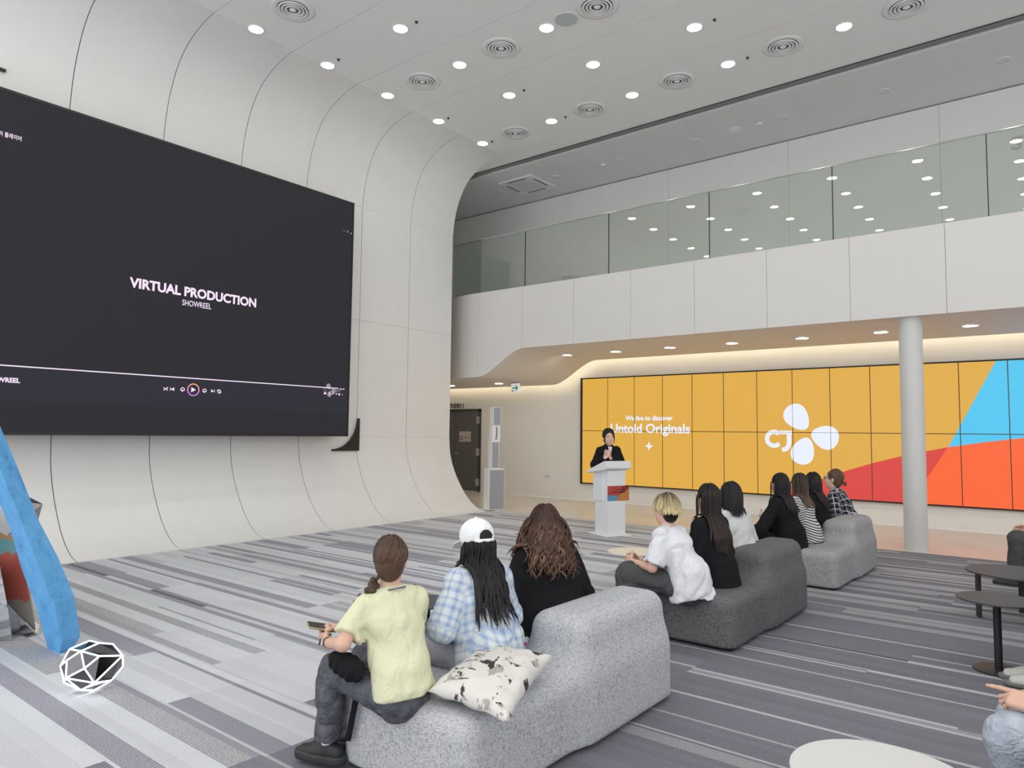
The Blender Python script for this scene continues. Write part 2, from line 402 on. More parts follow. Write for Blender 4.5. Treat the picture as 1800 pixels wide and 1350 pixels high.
# column under the fascia
tag(B().lathe([(.147, 0), (.147, 3.25)], (-1.715, 11.19, 0), 48).done('pillar', mat('column_white', (.60, .60, .585), .5, grain=.02, gscale=4), smooth=True, sharp=40), 'round white column in front of the coloured screen wall', 'column', kind='structure')
# window wall behind the camera: slim mullions, open to the daylight
ww = empty('window_1', kind='structure')
for k in range(9): box('mullion', 'trimw', -10+2.4*k-.04, -10+2.4*k+.04, -3.1, -2.98, 0, 7.05, ww)
for z in (0, 3.4, 6.98): box('transom', 'trimw', -10, 9.2, -3.1, -2.98, z, z+.08, ww)
ww = empty('added_side_window', kind='structure')  # unseen side window, added to bring more daylight onto the curved wall
for k in range(6): box('mullion', 'trimw', 9.22, 9.34, -3+2.6*k-.04, -3+2.6*k+.04, 0, 7.05, ww)
for z in (0, 3.4, 6.98): box('transom', 'trimw', 9.22, 9.34, -3, 10, z, z+.08, ww)
# ------------------------------------------------------------------ ceiling fittings
def rank(i, n): return ('first', 'second', 'third', 'fourth', 'fifth', 'sixth', 'seventh', 'eighth', 'ninth', 'tenth')[i]
def fitting_down(name, loc, r, label, group, lit=True, lamp='lamp'):
    o = empty(name, loc, 0, label, 'downlight' if lit else 'ceiling light', group)
    B().lathe([(r*1.0, -.001), (r*1.16, -.001), (r*1.18, -.006), (r*1.02, -.014), (r*.98, -.010)], n=28, cap=False).done('trim_ring', 'trimw', o, True)
    B().lathe([(.0005, -.006), (r*.99, -.006)], n=28, cap=False).done('lamp_disc' if lit else 'diffuser', lamp if lit else 'ceil2', o)
    return o
lx = [-8.6+1.6*i for i in range(9)]; ly = [9.88-1.195*j for j in range(11)]
d0 = None
side_words = ['row beside the curved wall', 'second row out from the curved wall', 'third row out from the curved wall', 'fourth row out from the curved wall', 'fifth row out from the curved wall', 'sixth row out from the curved wall', 'seventh row out from the curved wall', 'eighth row out from the curved wall', 'ninth row out from the curved wall']
for i, x in enumerate(lx):
    for j, y in enumerate(ly):
        if d0 is None:
            o = d0 = fitting_down('downlight', (x, y, ZC), .098, '', 'lit downlights of the main ceiling')
        else:
            o = copy_tree(d0); o.location = (x, y, ZC)
        o['label'] = 'lit downlight, %s, %s from the far ceiling edge' % (side_words[i], ('first', 'second', 'third', 'fourth', 'fifth', 'sixth', 'seventh', 'eighth', 'ninth', 'tenth', 'eleventh')[j])
def diffuser(loc):
    o = empty('air_diffuser', loc, 0, '', 'air vent', 'round air diffusers')
    B().lathe([(.20, -.002), (.275, -.002), (.28, -.008), (.25, -.016), (.205, -.012)], n=40, cap=False).done('flange', 'trimw', o, True)
    B().lathe([(.0005, -.0015), (.205, -.0015)], n=32, cap=False).done('opening', 'grilled', o)
    for k, r in enumerate((.185, .14, .095)):
        B().lathe([(r, -.006), (r+.012, -.02), (r-.012, -.028), (r-.026, -.010), (r, -.006)], n=36, cap=False).done('ring', 'trimw', o, True)
    B().lathe([(.0005, -.03), (.03, -.028), (.052, -.012), (.045, -.006)], n=28, cap=False).done('core', 'trimw', o, True)
    return o
dpos = [(-7.81, 9.89), (-6.215, 9.9), (-4.62, 9.89), (-3.0, 9.88), (-1.46, 9.89), (-7.81, 7.507), (-6.21, 7.507), (-4.60, 7.49), (-3.0, 7.5), (-7.80, 5.139), (-6.2, 5.14)]
dl = ['small far round diffuser, first from the curved wall', 'small far round diffuser, second from the curved wall', 'far round diffuser, third from the curved wall', 'far round diffuser, fourth from the curved wall', 'far round diffuser, fifth from the curved wall near the top edge',
      'middle round diffuser beside the curved wall', 'middle round diffuser, second from the curved wall', 'middle round diffuser next to the plain round ceiling speaker', 'middle round diffuser, fourth from the curved wall', 'large near round diffuser above the big dark screen', 'near round diffuser, second from the curved wall']
f0 = None
for (x, y), l in zip(dpos, dl):
    o = diffuser((x, y, ZC)) if f0 is None else copy_tree(f0); f0 = f0 or o
    o.location = (x, y, ZC); o['label'] = 'white ringed '+l
o = empty('ceiling_speaker', (-5.08, 7.49, ZC), 0, 'flat pale grey round ceiling speaker beside a downlight', 'speaker')
B().lathe([(.15, -.001), (.165, -.001), (.165, -.007), (.15, -.007)], n=36, cap=False).done('rim', 'trimw', o)
B().lathe([(.0005, -.004), (.151, -.004)], n=36, cap=False).done('grille', mat('speaker_mesh', (.52, .54, .57), .8, grain=.06, gscale=250), o)
h0 = None
for k, (x, y) in enumerate([(-6.712, 6.318), (-8.333, 6.288), (-8.376, 8.694), (-8.396, 9.916), (-6.704, 8.692), (-6.708, 9.889), (-3.515, 8.68), (-3.507, 9.879)]):
    o = B().lathe([(.022, 0), (.022, -.004), (.016, -.018), (.012, -.026), (.0005, -.028)], n=14, cap=False).done('sprinkler', 'blackmetal', smooth=True) if h0 is None else copy_tree(h0)
    h0 = h0 or o; o.location = (x, y, ZC)
    tag(o, 'tiny dark ceiling sprinkler beside the downlight, %s from the curved wall' % ('third row', 'nearest row', 'first of the nearest row', 'last of the nearest row', 'second row', 'second row far end', 'fourth row', 'fourth row far end')[k], 'sprinkler', 'ceiling sprinklers')
u0 = None
for k, x in enumerate([-11.186, -10.065, -8.497, -6.909, -5.335, -3.732, -2.153, -.59, 1.0]):
    o = fitting_down('unlit_downlight', (x, 12.17, ZC), .085, '', 'unlit lights of the upper ceiling', False) if u0 is None else copy_tree(u0)
    u0 = u0 or o; o.location = (x, 12.17, ZC); o['label'] = 'unlit round light in the grey upper ceiling, %s counted from the far left' % rank(k, 9)
for k, x in enumerate((-7.32, -4.121)):
    o = empty('smoke_detector', (x, 12.17, ZC), 0, 'small white smoke detector on the upper ceiling, %s the cassette unit' % ('just right of', 'far right of')[k], 'smoke detector', 'smoke detectors')
    B().lathe([(.055, 0), (.055, -.012), (.04, -.03), (.0005, -.032)], n=20, cap=False).done('housing', 'trimw', o, True)
    B().lathe([(.01, -.031), (.0005, -.036)], n=10, cap=False).done('sensor', 'black', o)
tag(B().lathe([(.11, -.0), (.11, -.004), (.0005, -.004)], n=28, cap=False).done('access_cover', 'ceil', loc=(-4.55, 12.137, ZC)), 'flat pale round cover on the grey upper ceiling', 'ceiling cover')
ac = empty('air_conditioner', (-9.27, 12.17, ZC), 0, 'square white ceiling cassette air conditioner in the upper ceiling', 'air conditioner')
B().box(-.46, .46, -.46, .46, -.03, 0, .012).done('casing', 'trimw', ac)
B().box(-.27, .27, -.27, .27, -.034, -.028).done('intake', mat('ac_intake', (.25, .26, .26), .6, grain=.03), ac)
for k in range(18): box('slat', 'trimw', -.265+.03*k, -.265+.03*k+.014, -.26, .26, -.045, -.034, ac)
for k in range(4): B().box(-.24, .24, .36, .385, -.036, -.03, mtx=Matrix.Rotation(k*PI/2, 4, 'Z')).done('louvre', 'grilled', ac)
s0 = None
for k, (x, y, z) in enumerate([(-11.93, 12.65, 2.69), (-10.378, 12.62, 2.69), (-8.372, 12.46, 3.22), (-7.187, 12.46, 3.22), (-5.978, 12.43, 3.22), (-4.761, 12.44, 3.22), (-3.534, 12.43, 3.22), (-2.311, 12.38, 3.22), (-1.109, 12.36, 3.22), (.1, 12.36, 3.22)]):
    o = fitting_down('soffit_downlight', (x, y, z), .105, '', 'lit lights under the white balcony', True, 'lamp2') if s0 is None else copy_tree(s0)
    s0 = s0 or o; o.location = (x, y, z-.001); o['label'] = 'lit round light in the beige soffit under the balcony, %s from the left' % rank(k, 10)
# ------------------------------------------------------------------ door, exit sign, wall print
d = empty('door_1', (0, 14.0, 0), kind='structure')
mt = 'door'
box('leaf', mt, -12.99, -12.16, -.035, 0, .01, 2.09, d, .004); box('leaf', mt, -13.85, -13.0, -.035, 0, .01, 2.09, d, .004)
fm = mat('door_frame_dark', (.05, .05, .05), .4, grain=.02)
box('door_frame', fm, -12.15, -12.09, -.05, .0, 0, 2.15, d); box('door_frame', fm, -13.92, -13.86, -.05, .0, 0, 2.15, d); box('door_frame', fm, -13.92, -12.09, -.05, .0, 2.10, 2.16, d)
for z in (.25, 1.03, 1.87):
    h = B().box(-12.235, -12.17, -.055, -.034, z-.09, z+.09, .004).box(-12.15, -12.10, -.062, -.05, z-.09, z+.09, .004); h.tube([(-12.155, -.06, z-.1), (-12.155, -.06, z+.1)], .013); h.done('hinge', 'steel', d)
B().lathe([(.028, 0), (.028, -.012), (.012, -.014), (.012, -.055)], n=20, mtx=Matrix.Translation((-12.93, -.035, .98)) @ Matrix.Rotation(-PI/2, 4, 'X')).tube([(-12.93, -.09, .98), (-12.86, -.09, .975), (-12.81, -.085, .965)], .011).done('door_handle', 'steel', d, True)
B().lathe([(.022, 0), (.022, -.014), (.006, -.016)], n=20, mtx=Matrix.Translation((-12.93, -.035, .72)) @ Matrix.Rotation(-PI/2, 4, 'X')).done('lock', 'steel', d)
ns = empty('notice', (-12.615, 13.96, 1.43), 0, 'small square pale notice with a round figure sign on the grey door', 'sign')
box('board', mat('notice_paper', (.62, .56, .52), .5, grain=.02), -.2, .2, -.006, 0, -.135, .135, ns)
red = mat('sign_red', (.5, .08, .07), .5, grain=.02); inkd = mat('sign_ink', (.03, .025, .025), .5)
nb = B()
for k in range(9): nb.box(-.17+.024*k, -.158+.024*k, -.0075, -.006, .098, .118, mtx=None)
for k in range(9): nb.box(-.03+.024*k, -.018+.024*k, -.0075, -.006, -.118, -.098)
nb.done('hazard_stripe', red, ns)
nb = B().lathe([(.058, 0), (.07, 0), (.07, .0015), (.058, .0015)], n=32, cap=False, mtx=Matrix.Translation((-.115, -.0065, -.035)) @ Matrix.Rotation(PI/2, 4, 'X'))
nb.lathe([(.0005, .0015), (.014, .0015)], n=16, cap=False, mtx=Matrix.Translation((-.115, -.0065, -.002)) @ Matrix.Rotation(PI/2, 4, 'X')); nb.box(-.128, -.102, -.0085, -.006, -.085, -.02)
nb.done('pictogram', inkd, ns)
text_mesh('lettering', 'STUDIO 1', .062, inkd, ns, plane_y(.085, -.0075, .03), .0)
text_mesh('lettering', '출입금지', .058, inkd, ns, plane_y(.085, -.0075, -.05), .001)
text_mesh('STUDIO_lettering', 'STUDIO 1', .165, mat('wall_letters', (.06, .05, .05), .5, grain=.02), None, plane_y(-13.28, 13.992, 2.20), .004, ext=.004, fit=(.56, .115)).name = 'wall_lettering'
tag(bpy.data.objects['wall_lettering'], 'dark STUDIO 1 lettering on the wall above the grey door', 'lettering')
text_mesh('upper_lettering', 'STUDIO', .2, mat('faint_letters', (.50, .50, .49), .6, grain=.02), None, plane_y(-.57, 13.172, 6.02), .004, ext=.003, fit=(1.2, .21))
tag(bpy.data.objects['upper_lettering'], 'faint grey STUDIO lettering on the upper wall behind the glass', 'lettering')
ex = empty('exit_sign', (-9.79, 12.5, 2.69), 0, 'small hanging white sign with a green arrow below the soffit', 'sign')
box('board', mat('exit_sign_white', (.8, .82, .8), .4, emit=(.8, .85, .8), estr=.35), -.115, .115, -.02, .02, -.24, -.03, ex, .004)
box('mount', 'steel', -.14, .10, -.015, .015, -.025, .0, ex)
gm = mat('exit_green', (.0, .22, .15), .5, emit=(0, .25, .17), estr=.3)
eb = B(); f3 = lambda u, v, dd: (u, -.021-dd, -.135+v)
eb.prism([(-.08, -.013), (.07, -.013), (.07, .013), (-.08, .013)], f3, 0, .001); eb.prism([(.0, -.062), (.032, -.062), (.088, 0), (.056, 0)], f3, .0012, .0018); eb.prism([(.056, 0), (.088, 0), (.032, .062), (.0, .062)], f3, .0012, .0018); eb.prism([(-.085, -.085), (-.05, -.085), (-.05, -.045), (-.085, -.045)], f3, 0, .001)
eb.done('arrow', gm, ex)
oo = empty('wall_socket', (-9.976, 14.0, .508), 0, 'small white double socket low on the beige back wall', 'socket')
for k in (0, 1):
    box('plate', 'trimw', -.08+.085*k, .0+.085*k, -.012, 0, -.06, .06, oo, .003)
    B().lathe([(.0005, 0), (.022, 0), (.024, .003)], n=16, cap=False, mtx=Matrix.Translation((-.04+.085*k, -.013, 0)) @ Matrix.Rotation(PI/2, 4, 'X')).done('outlet', mat('socket_face', (.5, .5, .48), .5), oo)
# ------------------------------------------------------------------ video wall
vwx, vwz, vy = -8.92, .41, 13.93
vw = empty('video_wall', (vwx, vy, vwz), 0, 'long video wall of tall panels showing yellow, blue, red and orange shapes', 'video wall')
YEL = glow('screen_yellow', lin('DFAB48'), 1.0); CYA = glow('screen_cyan', lin('52C6F0'), 1.0); RED = glow('screen_red', lin('D9463F'), 1.0)
ORA = glow('screen_orange', lin('FA6736'), 1.0); WHT = glow('screen_white', lin('E9EFFC'), 1.0)
def clip(poly, x0, x1, y0, y1):
    def cut(p, ax, v, sgn):
        out = []
        for i in range(len(p)):
            a, b = p[i-1], p[i]; ia = sgn*(a[ax]-v) >= 0; ib = sgn*(b[ax]-v) >= 0
            if ia != ib:
                t = (v-a[ax])/(b[ax]-a[ax]); q = [a[0]+(b[0]-a[0])*t, a[1]+(b[1]-a[1])*t]; q[ax] = v; out.append(tuple(q))
            if ib: out.append(b)
        return out
    for ax, v, sg in ((0, x0, 1), (0, x1, -1), (1, y0, 1), (1, y1, -1)):
        if poly: poly = cut(poly, ax, v, sg)
    return poly
curve = [(4.2, -.12), (4.75, .12), (5.26, .34), (5.65, .5), (6.13, .67), (6.57, .8), (6.96, .9), (7.3, .98), (7.8, 1.07), (8.34, 1.15), (9.0, 1.22), (9.8, 1.27)]
orange = [(7.3, .98)]+[p for p in curve if p[0] > 7.3]+[(9.8, -.2), (6.55, -.2), (6.78, .12), (6.97, .44)]
redp = [p for p in curve if p[0] <= 7.3]+[(6.97, .44), (6.78, .12), (6.55, -.2), (4.2, -.2)]
cyan = [(7.3, .98), (8.01, 2.41), (8.10, 2.6), (9.8, 2.6), (9.8, 1.27)]+[p for p in curve[::-1] if 7.3 < p[0] < 9.8]
PW, PH = .68, 1.205
for c in range(14):
    for r in range(2):
        x0, x1, z0, z1 = c*PW+.003, (c+1)*PW-.003, r*PH+.003, (r+1)*PH-.003
        b = B().box(x0, x1, 0, .06, z0, z1)
        for mi, pl in ((1, [(-1, -1), (20, -1), (20, 9), (-1, 9)]), (2, cyan), (3, redp), (4, orange)):
            q = clip([tuple(p) for p in pl], x0+.004, x1-.004, z0+.004, z1-.004)
            if len(q) > 2:
                try: b.poly([(u, -.0004*mi, v) for u, v in q], mi)
                except Exception: pass
        bm = b.bm
        o = b.done('panel', ['black', YEL, CYA, RED, ORA], vw)
        # all picture faces look into the hall
fb = B()
for c in range(15): fb.box(c*PW-.0035, c*PW+.0035, -.006, .0, 0, 2*PH)
fb.box(0, 14*PW, -.006, 0, PH-.003, PH+.003)
fb.done('bezel', mat('bezel_dark', (.16, .095, .02), .5), vw)
fb = B()
fb.box(-.05, 0, -.008, .07, -.025, 2*PH+.025); fb.box(0, 14*PW+.03, -.008, .07, 2*PH, 2*PH+.02); fb.box(0, 14*PW+.03, -.008, .07, -.02, 0)
fb.done('frame', 'black', vw)
def egg(cx, cz, ax, L, W, n=40, point=.35):     # petal of the emblem: ax = direction of its narrow end (deg)
    out = []
    for k in range(n):
        a = 2*PI*k/n; u = L*math.cos(a); v = W*math.sin(a)*(1-point*math.cos(a)*.75)
        ca, sa = math.cos(R(ax)), math.sin(R(ax)); out.append((cx+u*ca-v*sa, cz+u*sa+v*ca))
    return out
lb = B(); f3 = lambda u, v, d_: (u, -.0022-d_, v)
def emblem(lb, f3, sc=1., ox=0, oz=0, th=.0006):
    for e in ((4.845, 1.49, -52, .272, .212), (5.335, 1.125, 172-8, .245, .215), (4.945, .86, 70, .262, .205)):
        cx, cz, ax, L, W = e
        lb.prism([(ox+(u-4.95)*sc, oz+(v-1.15)*sc) for u, v in egg(cx, cz, ax, L, W)], f3, 0, th)
emblem(lb, f3, 1., 4.95, 1.15)
# the letters C and J drawn as bent strokes
def stroke(lb, pts, wd, f3, th=.0006):
    for i in range(len(pts)-1):
        a, b = Vector(pts[i]), Vector(pts[i+1]); t = (b-a).normalized(); nrm = Vector((-t.y, t.x))*wd/2; e = t*wd*.12
        lb.prism([tuple(a-nrm-e), tuple(b-nrm+e), tuple(b+nrm+e), tuple(a+nrm-e)], f3, 0, th+1e-5*i)
def cj(lb, f3, sc=1, ox=0, oz=0, wd=.085, th=.0006):
    T = lambda p: (ox+(p[0]-4.5)*sc, oz+(p[1]-1.08)*sc)
    stroke(lb, [T((4.405+.135*math.cos(R(a)), 1.08+.135*math.sin(R(a)))) for a in range(48, 316, 12)], wd*sc, f3, th)
    stroke(lb, [T(p) for p in ((4.525, 1.205), (4.735, 1.205))], wd*.8*sc, f3, th)
    stroke(lb, [T(p) for p in ((4.69, 1.22), (4.69, 1.02), (4.68, .96), (4.655, .91), (4.615, .88), (4.565, .872))], wd*sc, f3, th)
cj(lb, f3, 1, 4.5, 1.08)
st = []
for k in range(16):
    a = PI/2*(k//4)+ (k % 4)/4*PI/2; q = (k % 4)/4
    rr_ = .105*(abs(math.cos(a))**.9+abs(math.sin(a))**.9)**-2.4
    st.append((1.72+rr_*math.cos(a), .88+rr_*math.sin(a)))
lb.prism(st, f3, 0, .0006)
lb.done('emblem', WHT, vw)
text_mesh('caption', 'We live to discover', .155, WHT, vw, plane_y(1.14, -.003, 1.437), .006, fit=(1.14, None))
text_mesh('caption', 'Untold Originals', .258, WHT, vw, plane_y(.76, -.003, 1.10), .007, fit=(1.91, .27))
# ------------------------------------------------------------------ big dark screen on the shell
sx, sy0, sy1, sz0, sz1 = -9.53, 2.2, 7.612, 1.455, 5.457
sc_ = empty('led_screen', (sx, 0, 0), 0, 'huge dark screen reading VIRTUAL PRODUCTION on the curved white wall', 'screen')
SD = mat('screen_dark', (.006, .006, .007), .6, emit=lin('303036'), estr=.80, spec=.10)
SP = glow('screen_lilac', lin('F6E4FA'), 1.0); SPD = glow('screen_lilac_dim', lin('9C8FA6'), 1.0); SB = mat('screen_bar', (.006, .006, .007), .6, emit=lin('34333C'), estr=.82, spec=.10)
box('cabinet', 'black', -.30, -.012, sy0, sy1, sz0, sz1, sc_)
box('display', SD, -.012, .0, sy0+.03, sy1-.035, sz0+.035, sz1-.035, sc_)
box('bezel', 'black', -.012, .006, sy0, sy0+.03, sz0, sz1, sc_); box('bezel', 'black', -.012, .006, sy1-.035, sy1, sz0, sz1, sc_)
box('bezel', 'black', -.012, .006, sy0+.03, sy1-.035, sz0, sz0+.035, sc_); box('bezel', 'black', -.012, .006, sy0+.03, sy1-.035, sz1-.035, sz1, sc_)
for y in (3.2, 6.4): box('mount', 'blackmetal', -.44, -.30, y-.1, y+.1, 2.2, 4.6, sc_)
text_mesh('caption', 'VIRTUAL PRODUCTION', .262, SP, sc_, plane_x(.003, 4.001, 3.377), .010, fit=(1.822, .137))
text_mesh('caption', 'SHOWREEL', .116, SP, sc_, plane_x(.003, 4.703, 3.248), .0012, fit=(.418, .08))
b = B(); b.box(.0, .0012, sy0+.03, sy1-.035, 1.84, 2.25); b.done('player_bar', SB, sc_)
b = B(); b.box(.001, .003, sy0+.1, 7.382, 2.243, 2.257); b.done('progress_line', SP, sc_)
text_mesh('caption', 'SHOWREEL', .075, SP, sc_, plane_x(.003, 2.49, 2.055), .003, fit=(.36, .058))
text_mesh('caption', '미디어 플레이어', .06, SP, sc_, plane_x(.003, 2.41, 4.885), .001, fit=(.31, .062))
text_mesh('caption', '0:01:47', .035, SP, sc_, plane_x(.003, 7.46, 2.232), .0006)
def sq(b, y, z, wd, hg, t=.002): b.box(.001, .001+t, y-wd/2, y+wd/2, z-hg/2, z+hg/2)
fx = lambda u, v, d_: (.0015+d_, u, v)
b = B(); yc, zc = 4.913, 2.092
n_ = 40; K = [(math.cos(2*PI*k/n_), math.sin(2*PI*k/n_)) for k in range(n_)]
nr = N('play_ring'); nr.b.inputs['Base Color'].default_value = (0, 0, 0, 1)
sepx = nr.new('SeparateXYZ'); tc_ = nr.new('TexCoord'); nr.link(tc_.outputs['Object'], sepx.inputs[0])
g_ = nr.math('MULTIPLY_ADD', sepx.outputs[2], 6.0); g_.node.inputs[2].default_value = .5-2.092*6
nr.link(nr.ramp(g_, [(.1, lin('C77BE0')), (.55, lin('F08BC0')), (.95, lin('F7A57A'))]), nr.b.inputs['Emission Color']); nr.b.inputs['Emission Strength'].default_value = 1
rb = B()
for k in range(n_):
    a, c_ = K[k], K[(k+1) % n_]
    rb.prism([(yc+.072*a[0], zc+.072*a[1]), (yc+.088*a[0], zc+.088*a[1]), (yc+.088*c_[0], zc+.088*c_[1]), (yc+.072*c_[0], zc+.072*c_[1])], fx, 0, .001)
rb.done('play_ring', nr.m, sc_)
def tri(b, y, z, s, sg=1): b.prism([(y-s*.5*sg, z-s*.6), (y+s*.6*sg, z), (y-s*.5*sg, z+s*.6)], fx, 0, .001)
tri(b, yc, zc, .06)
tri(b, 4.625, 2.085, .042, -1); sq(b, 4.595, 2.085, .008, .046)
tri(b, 5.19, 2.09, .038); sq(b, 5.222, 2.09, .007, .042)
def strk(pts, wd=.010): stroke(b, pts, wd, fx, .001)
strk([(4.50, 2.10), (4.56, 2.065)]); strk([(4.50, 2.065), (4.56, 2.10)]); strk([(4.545, 2.105), (4.562, 2.1)])
for yy in (4.762, 5.075): strk([(yy+.026*math.cos(R(a)), 2.088+.024*math.sin(R(a))) for a in range(-40, 300, 25)]); sq(b, yy, 2.075, .02, .02)
strk([(5.29+.026*math.cos(R(a)), 2.088+.024*math.sin(R(a))) for a in range(-140, 200, 25)]); strk([(5.265, 2.11), (5.32, 2.065)], .008)
sq(b, 7.12, 2.155, .046, .032); strk([(7.26, 2.145), (7.285, 2.168)], .012); strk([(7.22, 2.155), (7.2, 2.155)], .02); strk([(7.335, 2.145), (7.36, 2.165)], .014); sq(b, 7.405, 2.152, .028, .034); sq(b, 7.47, 2.15, .03, .006)
strk([(7.40, 4.93), (7.42, 4.92)], .005); strk([(7.47, 4.92), (7.49, 4.92), (7.49, 4.94), (7.47, 4.94)], .004); strk([(7.55, 4.925), (7.57, 4.905)], .004); strk([(7.55, 4.905), (7.57, 4.925)], .004)
b.done('player_icon', SP, sc_)
b = B(); emblem(b, fx, .19, 7.21, 2.205); b.done('emblem', SPD, sc_)
text_mesh('emblem_letters', 'CJ', .075, SPD, sc_, plane_x(.003, 7.115, 2.185), 0); text_mesh('emblem_letters', 'ENM', .075, SPD, sc_, plane_x(.003, 7.345, 2.185), 0)
def bracket(y, z, sy, sz, label):
    o = empty('corner_bracket', (-9.955, y, z), 0, label, 'corner bracket', 'black corner brackets of the screen')
    s = .57; pts = [(0, 0), (0, s*sz), (-.03*sy, s*sz)]
    for a in np.linspace(0, PI/2, 16): pts.append((sy*(-s*1.0+(s-.03)*math.cos(a)), sz*(s-(s-.03)*math.sin(a))))
    pts += [(-s*sy, .03*sz), (-s*sy, 0)]
    B().prism(pts, lambda u, v, d_: (d_, u, v), .0, .05).done('bracket_plate', 'black', o)
    return o
bracket(8.17, 1.20, 1, 1, 'black concave corner bracket below the right corner of the big screen')
bracket(2.06, 5.845, -1, -1, 'black corner bracket above the left corner of the big screen')
# ------------------------------------------------------------------ column loudspeaker by the shell end
sp = empty('column_loudspeaker', (-9.16, 11.03, 0), R(62), 'slim white column loudspeaker with grey fronts by the curved wall end', 'speaker')
B().box(-.17, .17, -.14, .14, 0, .82, .006).done('cabinet', 'trimw', sp); B().box(-.155, .155, -.146, -.138, .02, .80).done('grille', 'greyfront', sp)
B().box(-.105, .065, -.09, .09, .82, 1.36, .004).box(-.09, .085, -.08, .09, 1.36, 1.68, .004).box(-.08, .10, -.09, .09, 1.68, 2.06, .004).done('column', 'trimw', sp)
B().box(-.09, .05, -.096, -.088, .84, 1.35).box(-.065, .085, -.096, -.088, 1.70, 2.05).done('column_grille', 'greyfront', sp)
B().tube([(.0, -.084, 1.66), (.01, -.092, 1.6), (.005, -.094, 1.5), (-.01, -.09, 1.4)], .008).done('cable', 'black', sp, True)
# ------------------------------------------------------------------ lectern
ang = math.atan2(-.412, .911)                       # its front looks towards the seats
po = empty('lectern', (-5.63, 9.60, 0), ang, 'white lectern with a slanted top and a colourful sign', 'lectern')   # local +x = front
B().box(-.26, .26, -.25, .22, 0, .018, .004).done('base', 'pod', po)
B().box(-.17, .17, -.165, .165, .018, .99, .004).done('column', 'pod', po)
B().box(-.20, .06, -.185, .185, .52, .93, .006).done('control_box', 'pod', po)
v = [(-.30, .93), (-.30, .965), (.19, 1.135), (.245, 1.135), (.245, 1.03), (.19, 1.0)]
b = B().prism(v, lambda u, w_, d_: (u, d_, w_), -.25, .22); bmesh.ops.bevel(b.bm, geom=b.bm.edges[:], offset=.006, segments=2, affect='EDGES'); b.done('desk_top', 'pod', po)
sg = empty('lectern_sign', (-5.63, 9.60, 0), ang, 'small red, blue and orange Untold Originals sign fixed on the white lectern', 'sign')
SRD = mat('sign_print_red', lin('B5453B'), .45, grain=.02); SBL = mat('sign_print_blue', lin('4A93B5'), .45, grain=.02); SOR = mat('sign_print_orange', lin('C07A3E'), .45, grain=.02); SMA = mat('sign_print_maroon', lin('7A2C33'), .45, grain=.02)
gx = .175; W2, Z0, H2 = .20, .53, .225
box('board', SRD, .171, gx, -W2+.03, W2+.03, Z0, Z0+H2, sg)
fs = lambda u, v, d_: (gx+.0005+d_, .03-W2+u*2*W2, Z0+v*H2)
B().prism([(0, 0), (.43, 0), (.45, .2), (.5, .36), (.3, .345), (.12, .36), (0, .41)], fs, 0, .0005).done('print', SBL, sg)
B().prism([(.43, 0), (1, 0), (1, .88), (.9, .7), (.7, .52), (.5, .37), (.45, .2)], fs, .0002, .0008).done('print', SOR, sg)
B().prism([(.68, 1), (1, 1), (1, .88), (.9, .7), (.78, .58), (.62, .47), (.55, .46)], fs, .0001, .0006).done('print', SMA, sg)
inkm = mat('sign_print_ink', (.045, .01, .01), .5)
text_mesh('print', 'We live to discover', .021, inkm, sg, plane_x(gx+.002, .03, Z0+.165), .0006); text_mesh('print', 'Untold Originals', .04, inkm, sg, plane_x(gx+.002, .03, Z0+.118), .0008)
B().prism([(.47, .31), (.5, .25), (.53, .31), (.5, .37)], fs, .001, .0014).done('print', inkm, sg)
